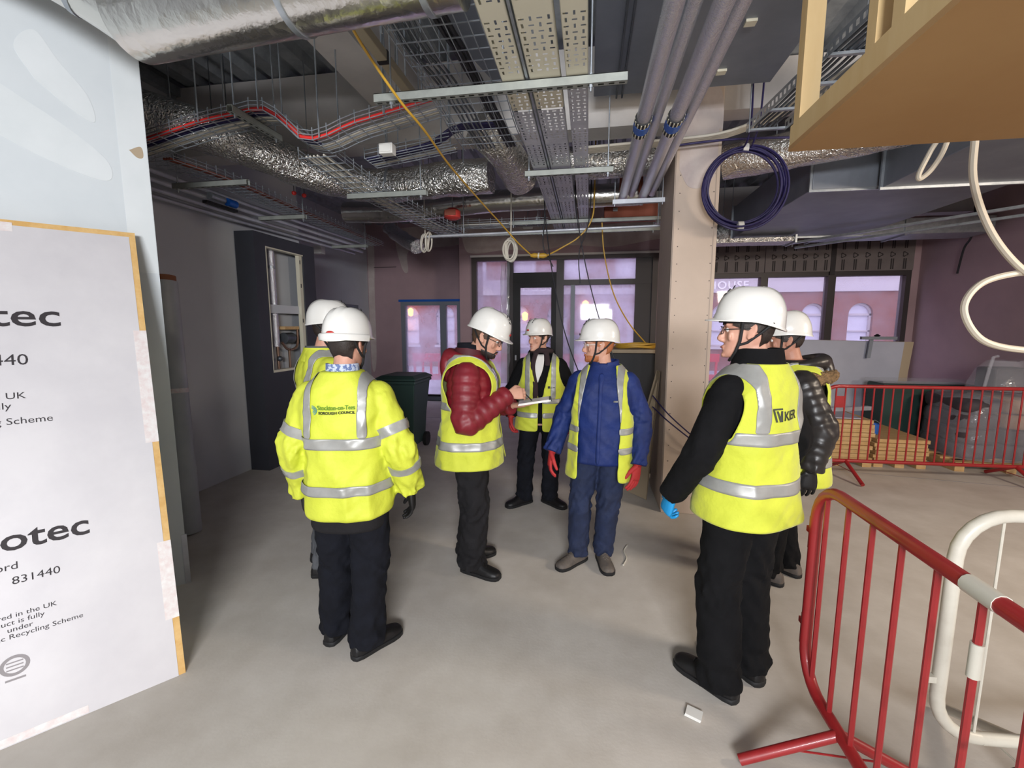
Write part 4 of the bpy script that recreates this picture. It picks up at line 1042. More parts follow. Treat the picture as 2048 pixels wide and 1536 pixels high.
# welded hook straps and tape on the near barrier (its own parts, local coordinates)
for z0, z1 in ((0.86, 1.0), (0.42, 0.56)):
    MB().box((-0.034, -0.010, z0-0.1), (-0.018, 0.010, z1-0.1)).build('strap', 'red_paint', b2)
tp = MB(); tp.tube([(0.745, 0, 1.06), (0.84, 0, 1.06)], 0.0245, 12); tp.build('masking_tape', 'white_paint', b2, True)
tp = MB(); tp.tube([(0.7917, 0, 0.84), (0.7917, 0, 0.93)], 0.014, 10); tp.build('masking_tape', 'white_paint', b2, True)
t = thing('cable_tie', 'black cable tie knotted around the taped barrier', 'cable tie', (0.955, 0.95, 0.73))
MB().tube(spline([(0.83, 1.02, 0.71), (0.92, 1.058, 0.70), (0.975, 1.064, 0.72), (1.1, 1.08, 0.76), (1.3, 1.1, 0.80)], 5), 0.006, 6).build('strap', 'black_rubber', t, True)
MB().box((1.0, 1.055, 0.715), (1.03, 1.075, 0.745)).build('lock', 'black_rubber', t)
# ---- boards on pallets
def plank_stack(t, x0, x1, y0, y1, z0, rows, th, m, seed):
    random.seed(seed)
    for k in range(rows):
        a, b = random.uniform(-.03, .03), random.uniform(-.02, .02)
        MB().box((x0+a, y0+b, z0+k*th), (x1+a, y1+b, z0+(k+1)*th-0.005)).build('board', m, t)
def pallet(lab, x0, x1, y0, y1, group='timber pallets'):
    t = thing('pallet', lab, 'pallet', ((x0+x1)/2, (y0+y1)/2, 0), group)
    for i in range(3):
        x = x0 + i*(x1-x0-0.1)/2
        MB().box((x, y0, 0), (x+0.1, y1, 0.09)).build('bearer', 'timber', t)
    for i in range(5):
        y = y0 + i*(y1-y0-0.1)/4
        MB().box((x0, y, 0.09), (x1, y+0.1, 0.112)).build('slat', 'timber', t)
    return t
pallet('timber pallet under the tall stack of boards', 2.62, 3.42, 5.95, 7.0)
random.seed(3)
ORD = ('lowest', 'second', 'third', 'fourth', 'fifth', 'sixth', 'seventh', 'eighth', 'ninth', 'tenth')
for k in range(9):
    a, b = random.uniform(-.03, .03), random.uniform(-.02, .02); z = 0.113 + k*0.052
    tag(MB().box((2.62+a, 5.95+b, z), (3.40+a, 7.0+b, z+0.048)).build('board', 'timber', None, bevel=0.003), ORD[k] + ' tan timber board up from the pallet in the tall stack', 'board', 'boards in the tall stack')
pallet('timber pallet under the low stack of boards', 3.46, 4.02, 5.98, 6.9)
for k in range(5):
    a, b = random.uniform(-.03, .03), random.uniform(-.02, .02); z = 0.113 + k*0.048
    tag(MB().box((3.45+a, 5.98+b, z), (4.02+a, 6.9+b, z+0.044)).build('board', 'timber', None, bevel=0.003), ORD[k] + ' tan timber board up from the pallet in the low stack', 'board', 'boards in the low stack')
tag(MB().obox((2.66, 6.0, 0.585), (0.62, -0.02, 0), (0.05, 0.6, 0), (0, 0, 0.012)).build('white_sheet_offcut', 'sheet_board', None), 'white sheet offcut lying on the tall board stack', 'board')
t = thing('paint_pot', 'small blue tub standing on the low board stack', 'tub', (3.58, 6.25, 0.354))
MB().lathe([(0.045, 0.0), (0.055, 0.12), (0.058, 0.12), (0.058, 0.13), (0.052, 0.13), (0.042, 0.01)], (3.58, 6.25, 0.354), 16).build('tub', 'blue_cup', t, True)
MB().tube([(3.525, 6.25, 0.47), (3.53, 6.25, 0.50), (3.58, 6.25, 0.53), (3.63, 6.25, 0.50), (3.635, 6.25, 0.47)], 0.003, 6).build('handle', 'galv', t)
tag(MB().obox((2.95, 6.3, 0.602), (0.75, 0.25, -0.0), (-0.02, 0.06, 0), (0, 0, 0.05)).build('steel_length', 'galv_light', None), 'length of pale steel channel laid across the board stack', 'channel')
tag(MB().obox((3.43, 6.55, 0.36), (0.2, 0.0, 0), (0, 0.25, 0), (0, 0, 0.14)).build('cardboard_box', 'brown_core', None, bevel=0.004), 'small brown box behind the blue tub', 'box')
# ---- sheets leaning at the shopfront
for k in range(5):
    y = 7.55 + k*0.03
    o = MB().add([(2.75+k*0.01, y, 0.0), (4.52+k*0.045, y, 0.0), (4.78+k*0.05, y+0.28, 1.46), (2.75+k*0.01, y+0.28, 1.50),
              (2.75+k*0.01, y+0.025, 0.0), (4.52+k*0.045, y+0.025, 0.0), (4.78+k*0.05, y+0.305, 1.46), (2.75+k*0.01, y+0.305, 1.50)],
             [(0,1,2,3),(7,6,5,4),(0,4,5,1),(1,5,6,2),(2,6,7,3),(3,7,4,0)]).build('plaster_sheet', 'sheet_board' if k == 0 else 'sheet_edge')
    tag(o, 'front pale plasterboard sheet leaning below the shopfront window' if k == 0 else ('first', 'second', 'third', 'last')[k-1] + ' tan edged sheet stacked behind the pale plasterboard sheet', 'board', 'sheets leaning below the window')
t = thing('clamp', 'grey bar clamp gripping the top of the leaning sheets', 'clamp', (4.2, 7.72, 1.4))
MB().box((4.12, 7.70, 1.50), (4.60, 7.76, 1.545)).build('bar', 'frame_grey', t)
MB().obox((4.26, 7.75, 1.52), (0.05, 0, 0), (0, 0.03, 0), (-0.05, -0.05, -0.30)).build('jaw', 'frame_grey', t)
mb = MB(); mb.lathe([(0.03, 0.0), (0.045, 0.015), (0.02, 0.03), (0.012, 0.04)], (4.34, 7.73, 1.545), 10); mb.build('knob', 'black_matt', t, True)
# ---- wrapped pallet
def wrapped_pallet():
    pallet('dark timber pallet under the film wrapped load', 4.30, 5.45, 5.95, 7.0)
    t = thing('wrapped_load', 'bulky bags on a pallet wrapped in shiny clear film', 'wrapped load', (4.85, 6.45, 0.112))
    mb = MB()
    rings = []
    for k in range(12):
        s = k/11; z = 0.115 + 0.80*s
        w = 0.50*(1 - 0.16*s**2.2); d = 0.46*(1-0.14*s**2)
        if k == 11: w *= 0.8; d *= 0.8
        ring = []
        for j in range(28):
            a = 2*PI*j/28; c_, s_ = math.cos(a), math.sin(a)
            p = 2/3.2
            x = 4.87 + w*math.copysign(abs(c_)**p, c_); y = 6.45 + d*math.copysign(abs(s_)**p, s_)
            nz = noise.noise(Vector((x*5, y*5, z*9)))*0.035
            ring.append((x + nz*c_, y + nz*s_, z))
        rings.append(ring)
    mb.loft(rings); mb.build('film_wrap', 'clear_wrap', t, True, angle=80)
    inner = MB()
    mat('bag_dark', '#4a4348', 0.7, col2='#332e33', vscale=4); mat('bag_tan', '#9a7a60', 0.7)
    for k in range(4):
        for q in range(2):
            z = 0.115 + k*0.185
            b_ = MB(); cx = 4.64 + q*0.46; cy = 6.45
            rr = []
            for i in range(7):
                a = -PI/2 + PI*i/6
                w, d = 0.20 + 0.03*math.cos(a), 0.36 + 0.03*math.cos(a)
                rr.append([(cx + w*math.copysign(abs(math.cos(b))**0.5, math.cos(b)), cy + d*math.copysign(abs(math.sin(b))**0.5, math.sin(b)), z + 0.09 + 0.085*math.sin(a)) for b in [2*PI*j/20 for j in range(20)]])
            b_.loft(rr).build('bag', 'bag_tan' if (q == 1 and k in (2, 3)) else 'bag_dark', t, True)
    t2 = thing('wrapped_unit', 'film wrapped item lying on top of the wrapped load', 'wrapped load', (5.0, 6.45, 0.92))
    mb = MB(); rings = []
    for k in range(7):
        z = 0.925 + 0.06*k; w = 0.30*(1-0.5*(k/6)**2)
        rings.append([(5.05 + w*1.1*math.cos(a) + 0.03*noise.noise(Vector((a, k, 1))), 6.45 + w*math.sin(a), z + 0.02*noise.noise(Vector((a*2, k, 5)))) for a in [2*PI*j/18 for j in range(18)]])
    mb.loft(rings); mb.build('film_wrap', 'clear_wrap', t2, True)
    MB().box((4.86, 6.3, 0.925), (5.25, 6.6, 1.2)).build('item', 'bag_dark', t2, bevel=0.02)
    MB().tube([(4.75, 6.3, 0.93), (4.80, 6.32, 1.2), (4.84, 6.34, 1.33), (4.90, 6.36, 1.34)], 0.018, 8).build('spout', 'clear_wrap', t2, True)
    # film covered low stack behind
    t3 = thing('film_covered_stack', 'low stack under blue grey film behind the wrapped load', 'wrapped load', (4.45, 7.25, 0))
    MB().box((4.1, 7.05, 0.0), (5.3, 7.45, 0.9)).build('stack', 'bin_green', t3, bevel=0.03)
    MB().box((4.07, 7.02, 0.905), (5.33, 7.48, 0.95)).build('film_cover', 'clear_wrap', t3, bevel=0.02)
wrapped_pallet()
# ---- litter on the floor
tag(MB().obox((0.45, 1.88, 0.002), (0.06, -0.03, 0), (0.02, 0.05, 0), (0.004, 0, 0.012)).build('paper_scrap', 'white_plastic', None), 'small crumpled white paper scrap on the floor by the black shoes', 'paper')
tag(MB().tube(spline([(0.28, 3.12, 0.006), (0.31, 3.22, 0.006), (0.30, 3.33, 0.006), (0.33, 3.42, 0.006)], 5), 0.006, 6).build('cable_offcut', 'white_cable', None, True), 'short white cable offcut lying on the floor', 'cable')

# ================================================================ PEOPLE
mat('skin_a', '#c99a84', 0.55, col2='#bd8a74', vscale=14)
mat('skin_b', '#d0a08a', 0.55, col2='#c48d78', vscale=14)
mat('skin_c', '#b98670', 0.55, col2='#ac7863', vscale=14)
mat('lip', '#a9655a', 0.5)
mat('eye_white', '#e4e0dc', 0.25)
mat('iris', '#2b2a2a', 0.25)
mat('hair_dark', '#2a211d', 0.6, bump=0.4, bscale=120, bdist=0.004)
mat('hair_brown', '#4a3527', 0.6, bump=0.4, bscale=120, bdist=0.004)
mat('hair_ginger', '#a5643e', 0.6, bump=0.4, bscale=120, bdist=0.004)
mat('helmet_white', '#dcdad4', 0.22, coat=0.4)
mat('hivis', '#c9d03e', 0.75, col2='#bfc637', vscale=8, sheen=0.2, bump=0.35, bscale=16, bdist=0.02)
mat('hivis_jacket', '#ccd342', 0.65, col2='#c2ca3a', vscale=6, bump=0.35, bscale=16, bdist=0.02)
mat('reflective', '#a4a4a0', 0.42, 0.25, col2='#979793', vscale=12)
mat('cloth_black', '#0b0b0d', 0.9, spec=0.2, col2='#101012', vscale=10, bump=0.35, bscale=16, bdist=0.02)
mat('cloth_navy', '#0f1016', 0.9, spec=0.2, col2='#14161e', vscale=10, bump=0.35, bscale=16, bdist=0.02)
mat('cloth_grey', '#54565a', 0.85, bump=0.35, bscale=16, bdist=0.02)
mat('cloth_charcoal', '#1c1b1d', 0.9, spec=0.2, col2='#222123', vscale=9, bump=0.35, bscale=16, bdist=0.02)
mat('jeans_blue', '#16203a', 0.85, col2='#1b2746', vscale=14, bump=0.35, bscale=16, bdist=0.02)
mat('coat_blue', '#0b2768', 0.7, col2='#092058', vscale=6, bump=0.35, bscale=16, bdist=0.02)
mat('coat_red', '#7c1a26', 0.5, col2='#6c1520', vscale=7)
mat('coat_red_dark', '#4a141c', 0.7)
mat('puffer_black', '#221f1e', 0.38, col2='#2b2726', vscale=6)
mat('fur', '#8d6f4a', 0.9, col2='#5f4a30', vscale=30, bump=1.0, bscale=70, bdist=0.02)
mat('shirt_white', '#d9d6d2', 0.8)
mat('shirt_check', '#b9c2d6', 0.8, col2='#5d6f9e', vscale=60, vlo=0.48, vhi=0.52)
mat('scarf', '#2c1d20', 0.9)
mat('glove_red', '#b02c2e', 0.7)
mat('glove_grey', '#4a484a', 0.8)
mat('glove_blue', '#1f8ecb', 0.45)
mat('boot_black', '#0f0e10', 0.5)
mat('boot_worn', '#4d4744', 0.7, col2='#635a52', vscale=18)
mat('sole', '#141416', 0.7)
mat('logo_blue', '#3d8f9a', 0.7)
mat('logo_green', '#7fae3a', 0.7)
mat('logo_dark', '#3a3f34', 0.7)
mat('logo_red', '#b8342c', 0.5)
glass('lens', 0.06, (0.8, 0.8, 0.8), 0.12)

def voxel(mb, size, smooth=4, dec=None):
    me = mb.mesh('tmp'); ob = bpy.data.objects.new('tmp', me); COL.objects.link(ob)
    r = ob.modifiers.new('r', 'REMESH'); r.mode = 'VOXEL'; r.voxel_size = size; r.adaptivity = 0.0
    if smooth:
        s = ob.modifiers.new('s', 'SMOOTH'); s.factor = 0.5; s.iterations = smooth
    if dec:
        d = ob.modifiers.new('d', 'DECIMATE'); d.ratio = dec
    dg = bpy.context.evaluated_depsgraph_get()
    out = bpy.data.meshes.new_from_object(ob.evaluated_get(dg))
    bpy.data.objects.remove(ob); bpy.data.meshes.remove(me)
    return out

def N3(x, y, z): return noise.noise(Vector((x, y, z)))
def crease(x, y, z): return 0.42 - 1.5*abs(N3(x, y, z))
def interp(tab, z):
    if z <= tab[0][0]: return tab[0][1:]
    for a, b in zip(tab, tab[1:]):
        if z <= b[0]:
            s = (z-a[0])/(b[0]-a[0]); return tuple(u+(v-u)*s for u, v in zip(a[1:], b[1:]))
    return tab[-1][1:]
TORSO = [(0.72,.198,.150,.0),(0.85,.198,.152,.0),(0.95,.194,.150,.0),(1.05,.190,.145,.0),(1.15,.196,.147,.004),(1.25,.204,.148,.006),
         (1.32,.206,.144,.004),(1.365,.193,.134,.0),(1.405,.166,.120,-.006),(1.44,.134,.106,-.012),(1.475,.102,.090,-.016),(1.505,.080,.082,-.016),(1.54,.074,.078,-.014)]

class Person:
    def __init__(s, label, loc, heading, height, feet, group='people in hard hats', pelvis=(0, 0), lean=(0, 0.01), girth=1.0, depth=1.0,
                 arms=None, head=(0, 0, 0), skin='skin_a', seed=0, headoff=(0, 0, 0)):
        s.k = height/1.75; s.seed = seed; s.skin = skin
        s.rz = -R(heading); s.loc = Vector((loc[0], loc[1], 0)); s.girth = girth; s.depth = depth
        s.pelvis = Vector((pelvis[0], pelvis[1], 0)); s.lean = Vector((lean[0], lean[1], 0))
        inv = Matrix.Rotation(-s.rz, 3, 'Z')
        s.feet = []
        for x, y, h in feet:                                   # ankle positions and toe headings in the room
            p = inv @ (Vector((x, y, 0)) - s.loc)/s.k
            hd = R(h - heading); s.feet.append((p, Vector((math.sin(hd), math.cos(hd), 0))))
        s.arms = arms; s.label = label; s.group = group
        hy, hp, hr = head                                      # yaw right, pitch down, roll
        M = Matrix.Rotation(-R(hy), 4, 'Z') @ Matrix.Rotation(-R(hp), 4, 'X') @ Matrix.Rotation(R(hr), 4, 'Y')
        c = s.ctr(1.47) + Vector((0, 0.0, 1.47)) + M @ Vector((0, 0.035, 0.155)) + Vector(headoff)
        s.H = Matrix.Translation(c) @ M
        s.body = None
    def ctr(s, z):
        f = max(0.0, (z-0.85)/0.6); c = s.pelvis + s.lean*f; c.z = 0; return c
    def TS(s, th, z, off=0.0, fold=0.007, sq=2.5):
        rx, ry, cy = interp(TORSO, z); rx = rx*s.girth+off; ry = ry*s.depth+off
        c_, s_ = math.cos(th), math.sin(th); e = 2/sq
        p = s.ctr(z) + Vector((rx*math.copysign(abs(c_)**e, c_), ry*math.copysign(abs(s_)**e, s_) + cy, z))
        if fold:
            q = p*1.0
            d = 0.9*N3(q.x*6+s.seed, q.y*6, q.z*4) + 1.3*crease(q.x*8+s.seed, q.y*8, q.z*4.5+q.x*3) + 0.8*crease(q.x*5, q.y*5+s.seed, q.z*13-q.x*9)
            n = Vector((c_/max(rx, .02), s_/max(ry, .02), 0)).normalized()
            p += n*d*fold*min(1, max(0, (1.5-z)*8))
        return p
    def put(s, name, me, m, parent=None, smooth=True, angle=60):
        me.transform(Matrix.Scale(s.k, 4)); me.name = name
        return link(name, me, m, parent if parent is not None else s.body, smooth, 0, angle)
    def mbput(s, name, mb, m, parent=None, smooth=True, angle=60): return s.put(name, mb.mesh(name), m, parent, smooth, angle)
    # ---- limbs
    def armpath(s, side):
        a = s.arms[0 if side < 0 else 1]
        sh = s.ctr(1.38) + Vector((side*0.163*s.girth, -0.004, 1.365))
        return [sh, Vector(a['elbow']), Vector(a['wrist'])], a
    def legpath(s, i):
        side = -1 if i == 0 else 1
        an, hd = s.feet[i]
        hip = s.pelvis + Vector((side*0.092, 0, 0.90)); ank = Vector((an.x, an.y, 0.085))
        kn = hip.lerp(ank, 0.51) + hd*0.018 + Vector((0, 0.012, 0)); return [hip, kn, ank]
    def limb(s, mb, pts, rfun, n=20, step=0.014, fold=0.0, ext0=0.0, ext1=0.0, fz=1.0):
        q = spline([pts[0], pts[0].lerp(pts[1], 0.5), pts[0].lerp(pts[1], 0.92), pts[1].lerp(pts[2], 0.08), pts[1].lerp(pts[2], 0.5), pts[2]], 8)
        L = sum((b-a).length for a, b in zip(q, q[1:])); m = max(6, int(L/step)); out = []
        acc = [0.0]
        for a, b in zip(q, q[1:]): acc.append(acc[-1]+(b-a).length)
        for k in range(m+1):
            t = (-ext0 + (L+ext0+ext1)*k/m); 
            if t <= 0: p = q[0] + (q[0]-q[1]).normalized()*(-t)
            elif t >= L: p = q[-1] + (q[-1]-q[-2]).normalized()*(t-L)
            else:
                j = next(i for i in range(len(acc)-1) if acc[i+1] >= t); p = q[j].lerp(q[j+1], (t-acc[j])/max(1e-6, acc[j+1]-acc[j]))
            out.append((p, t/L))
        rings = []; prev = None
        for i, (p, t) in enumerate(out):
            d = (out[min(i+1, m)][0]-out[max(i-1, 0)][0]).normalized()
            if prev is None: x = d.cross(Vector((0, 1, 0))).normalized()
            else: x = (prev - d*prev.dot(d)).normalized()
            prev = x; y = d.cross(x); r = rfun(t); ring = []
            for j in range(n):
                a = 2*PI*j/n; w = x*math.cos(a)+y*math.sin(a); rr = r
                if fold:
                    kk = 0.9 + 1.5*math.exp(-((t-0.5)/0.13)**2) + 1.5*math.exp(-((t-1.0)/0.13)**2)
                    rr += fold*kk*fz*(1.1*crease(p.x*8+w.x*1.1+s.seed, p.y*8+w.y*1.1, p.z*15+w.x*2.2) + 0.8*crease(p.x*4+w.x*0.9, p.y*4+w.y*0.9+s.seed, p.z*8-w.y*1.6))
                ring.append(p + w*rr)
            rings.append((t, ring))
        if mb is not None: mb.loft([r_ for _, r_ in rings])
        return rings
    def hand(s, mb, wrist, d, t, curl=0.5, k=1.0, spread=0.0, thumb=0.5, side=1):
        """palm, four unequal bent fingers and a thumb; d towards the fingers, t towards the thumb side"""
        d = Vector(d).normalized(); t = Vector(t); t = (t - d*t.dot(d)).normalized()
        n = d.cross(t)*(-1 if side > 0 else 1)               # palm side
        W = Vector(wrist); rings = []
        for u, w, h in ((-0.02,.026,.021),(0.0,.027,.020),(0.025,.034,.019),(0.055,.040,.0175),(0.082,.041,.0155),(0.094,.038,.012)):
            rings.append([W + d*u*k + t*(w*k*math.cos(a)) + n*(h*k*math.sin(a)) for a in [2*PI*j/14 for j in range(14)]])
        mb.loft(rings)
        for o, L, r in ((0.030,.073,.0092),(0.0105,.081,.0096),(-0.010,.075,.0091),(-0.029,.058,.0082)):
            p = W + (d*0.082 + t*o)*k; dirv = (d + t*(o*spread*8)).normalized(); pts = [p - dirv*0.02*k]; rs = [r*k]; ang = 0
            for seg, c in ((0.45, 0.55), (0.31, 0.85), (0.24, 0.6)):
                ang += c*curl
                e = dirv*math.cos(ang) + n*math.sin(ang)
                for h in (0.5, 1.0): pts.append(p + e*L*seg*h*k); rs.append(r*k*(1-0.10*len(rs)/2.2*0.6))
                p = pts[-1]
            mb.tube(pts, rs, 9); mb.ball(pts[-1], rs[-1], n=8, m=6)
        b = W + (d*0.028 + t*0.028)*k; e1 = (d*0.72 + t*0.62 + n*0.28).normalized(); e2 = (d*0.95 + t*0.12 + n*(0.2+thumb*0.6)).normalized()
        p1 = b + e1*0.040*k; p2 = p1 + e2*0.030*k; p3 = p2 + (e2 + n*0.2*thumb).normalized()*0.024*k
        mb.tube([b - e1*0.02*k, b, p1, p2, p3], [0.015*k, 0.0145*k, 0.0115*k, 0.0105*k, 0.0085*k], 9); mb.ball(p3, 0.0085*k, n=8, m=6)
    HEAD = [(-.120,.022,.084,.040),(-.112,.036,.093,.015),(-.098,.047,.096,-.010),(-.078,.055,.093,-.042),(-.050,.062,.090,-.070),(-.020,.068,.089,-.088),
            (.008,.0715,.090,-.095),(.030,.074,.095,-.098),(.055,.074,.088,-.097),(.08,.067,.072,-.086),(.102,.048,.048,-.062),(.116,.022,.020,-.030)]
    def headring(s, z, off=0.0, n=28, a0=0.0, a1=2*PI, full=True):
        w, f, b = interp(s.HEAD, z); w += off; f += off; b -= off; y0 = -0.005; out = []
        for j in range(n):
            a = a0 + (a1-a0)*j/(n if full else n-1); c_, s_ = math.cos(a), math.sin(a)
            yy = (f-y0) if s_ > 0 else (y0-b); e = 0.86
            out.append(s.H @ Vector((w*math.copysign(abs(c_)**e, c_), y0 + yy*math.copysign(abs(s_)**e, s_), z)))
        return out
    def build_body(s, gloves=False):
        mb = MB()
        zs = [0.80+0.02*i for i in range(38)]
        mb.loft([[s.TS(2*PI*j/24, min(z, 1.50), -0.034 if z < 1.42 else -0.020, 0) for j in range(24)] for z in zs if z <= 1.5])
        # neck
        nb = s.ctr(1.46) + Vector((0, -0.012, 1.44)); nt = s.H @ Vector((0, -0.018, -0.05))
        mb.tube([nb, nb.lerp(nt, 0.35), nb.lerp(nt, 0.7), nt], [0.066, 0.058, 0.055, 0.055], 18)
        # head, nose, brow, lips, ears
        mb.loft([s.headring(z) for z, *_ in s.HEAD])
        H3 = s.H.to_3x3()
        def hb(x, y, z, rx, ry, rz, rot=None): mb.ball(s.H @ Vector((x, y, z)), rx, ry, rz, 12, 8, H3 @ rot if rot is not None else H3)
        mb.loft([[s.H @ Vector((w*math.cos(a), y0 + dy*math.sin(a), z)) for a in [2*PI*j/10 for j in range(10)]]
                 for z, y0, w, dy in ((.022,.088,.009,.008),(.002,.094,.010,.010),(-.018,.102,.012,.013),(-.034,.108,.0155,.015),(-.044,.106,.0165,.013),(-.052,.096,.011,.009))])
        for sx in (-1, 1):
            hb(sx*.011, .100, -.042, .0085, .010, .0075)                       # nostril wings
            hb(sx*.030, .082, .024, .022, .012, .0085); hb(sx*.031, .0765, .0145, .013, .0100, .0045)                          # brow
            hb(sx*.038, .070, -.026, .026, .0105, .022)                          # cheek
            hb(sx*.0755, -.010, -.004, .0075, .019, .032, Matrix.Rotation(sx*R(18), 3, 'Z'))   # ear
            hb(sx*.080, -.020, .006, .0065, .013, .022, Matrix.Rotation(sx*R(25), 3, 'Z')); hb(sx*.074, .0, -.030, .006, .009, .010)
        hb(0, .094, -.070, .021, .0085, .0052); hb(0, .093, -.081, .018, .0085, .0058); hb(0, .092, -.108, .018, .010, .012)
        # arms, hands, legs
        for side in (-1, 1):
            pts, a = s.armpath(side)
            s.limb(mb, pts, lambda t: 0.048-0.022*t, 14, 0.03)
            if not a.get('hidden'):
                if gloves: mb.tube([pts[2], pts[2] + Vector(a['dir']).normalized()*0.05], [0.022, 0.014], 10)     # the hand itself fills the glove
                else: s.hand(mb, pts[2], a['dir'], a['thumb'], a.get('curl', 0.5), 1.0, a.get('spread', 0.3), a.get('th', 0.5), side)
            s.limb(mb, s.legpath(0 if side < 0 else 1), lambda t: 0.078-0.042*t, 14, 0.03)
        for an, hd in s.feet:
            mb.tube([Vector((an.x, an.y, 0.09)), Vector((an.x, an.y, 0.06))+hd*0.01, Vector((an.x, an.y, 0.045))+hd*0.10], [0.032, 0.028, 0.020], 12)
        me = voxel(mb, 0.0048, 3, 0.45)
        me.transform(Matrix.Scale(s.k, 4)); me.name = 'person'
        o = link('person', me, s.skin, None, True, 0, 180); o.location = s.loc; o.rotation_euler = (0, 0, s.rz)
        tag(o, s.label, 'person', s.group); s.body = o
        # eyes and lips
        for sx in (-1, 1):
            mb = MB(); mb.ball(s.H @ Vector((sx*.031, .0770, .003)), 0.0116, n=12, m=8); e = s.mbput('eye', mb, 'eye_white')
            mb = MB(); mb.ball(s.H @ Vector((sx*.031, .0850, .003)), 0.0050, n=10, m=6); s.mbput('iris', mb, 'iris', e)
            mb = MB(); mb.tube([s.H @ Vector(v) for v in ((sx*.016, .0975, .024), (sx*.030, .0965, .030), (sx*.046, .086, .025))], [0.003, 0.004, 0.0025], 6); s.mbput('eyebrow', mb, s.hairm)
        mb = MB(); mb.tube([s.H @ Vector(v) for v in ((-.020, .0955, -.0755), (-.008, .1025, -.074), (.008, .1025, -.074), (.020, .0955, -.0755))], [.0022, .0036, .0036, .0022], 6); s.mbput('lips', mb, 'lip')
        return o
    def arcshell(s, name, zs, offo, a0, a1, m, taper=True, ripple=0.0):
        rings = []
        for i, z in enumerate(zs):
            e = offo
            if i in (0, len(zs)-1) and taper: e = offo*0.3
            o_ = s.headring(z, e, 30, a0(z), a1(z), False); i_ = s.headring(z, -0.006, 30, a0(z), a1(z), False)
            if ripple: o_ = [p + (p - s.H.translation).normalized()*ripple*N3(p.x*40, p.y*40, p.z*40) for p in o_]
            rings.append(o_ + i_[::-1])
        mb = MB(); mb.loft(rings); return s.mbput(name, mb, m)
    def hair(s, m, low=-.075, fringe=False):
        # back and sides below the helmet
        def side(z): return R(36) if z > 0.012 else R(12) if z > -0.012 else R(-25 - max(0, (-.01-z))*260)
        zs = [low + (0.075-low)*i/9 for i in range(10)]
        s.arcshell('hair', zs, 0.009, lambda z: PI - side(z), lambda z: 2*PI + side(z), m, ripple=0.003)
        if fringe: s.arcshell('fringe', [.030, .042, .054, .066, .078], 0.010, lambda z: R(20), lambda z: R(160), m, ripple=0.006)
    def beard(s, m, off=0.005, up=-.045):
        zs = [-.121+(up+.121)*i/7 for i in range(8)]
        s.arcshell('beard', zs, off, lambda z: R(5) if z < -.07 else R(2), lambda z: R(175) if z < -.07 else R(178), m, ripple=0.003) if up < -0.06 else None
        for sx in (-1, 1):
            mb = MB(); mb.tube([s.H @ Vector(v) for v in ((sx*.003, .103, -.060), (sx*.016, .099, -.064), (sx*.026, .091, -.080), (sx*.028, .090, -.095))], [.004, .0048, .0045, .004], 7); s.mbput('moustache', mb, m)
    def helmet(s, tilt=0.0, red_badge=False, logo=None, strap=True, skirt=0.022, vents=True):
        A = s.H @ Matrix.Translation((0, -0.004, 0.048)) @ Matrix.Rotation(R(tilt), 4, 'X')
        n = 44; rings = []
        def pt(th, k, zz, push=0.0):
            c_, s_ = math.cos(th), math.sin(th)
            fr = max(0.0, s_); bk = max(0.0, -s_)
            rx, ry = 0.110*k, 0.138*k
            p = Vector(((rx+push)*c_, (ry+push)*s_, zz)); return p
        def rimz(th): s_ = math.sin(th); return -0.010 - skirt*max(0, -s_)**1.5 - 0.002*max(0, s_)
        def peak(th): s_ = math.sin(th); return 0.0035 + 0.036*max(0, s_)**3.0 + 0.003*max(0, -s_)
        ths = [2*PI*j/n for j in range(n)]
        rings.append([A @ pt(th, 0.965, rimz(th)+0.004) for th in ths])
        rings.append([A @ pt(th, 1.0, rimz(th)-0.002) for th in ths])
        rings.append([A @ pt(th, 1.0, rimz(th)-0.004, peak(th)) for th in ths])
        rings.append([A @ pt(th, 1.0, rimz(th)+0.001, peak(th)+0.001) for th in ths])
        rings.append([A @ pt(th, 1.0, rimz(th)+0.010, 0.001+0.22*(peak(th)-0.0035)) for th in ths])
        for k in range(1, 12):
            a = PI/2*k/12; ring = []
            for th in ths:
                q = pt(th, math.cos(a)**0.66, 0.006 + 0.130*math.sin(a))
                r_ = 0.0055*math.exp(-(q.x/0.010)**2) + 0.004*math.exp(-((abs(q.x)-0.040)/0.009)**2)
                q.z += r_*min(1, max(0, (q.z-0.05)*20)); ring.append(A @ q)
            rings.append(ring)
        mb = MB(); mb.loft(rings)
        h = s.mbput('hard_hat', mb, 'helmet_white', angle=50)
        h['label'] = 'white hard hat'
        # inner headband
        mb = MB(); b0 = [[A @ Vector((r*0.098*math.cos(th), r*0.124*math.sin(th), z)) for th in ths] for r, z in ((0.93, -0.020), (0.97, -0.020), (0.97, 0.01), (0.93, 0.01))]
        mb.loft(b0 + [b0[0]], cap=False); s.mbput('headband', mb, 'black_rubber', h)
        if vents:
            for sx in (-1, 1):
                for k in range(3):
                    mb = MB(); a = R(42 + k*11); c0 = Vector((sx*0.030, 0.138*math.cos(a)**0.66*0.955, 0.008+0.136*math.sin(a)+0.002))
                    mb.ball(A @ c0, 0.0035, 0.010, 0.003, 8, 5, A.to_3x3() @ Matrix.Rotation(-a, 3, 'X')); s.mbput('vent_slot', mb, 'black_rubber', h)
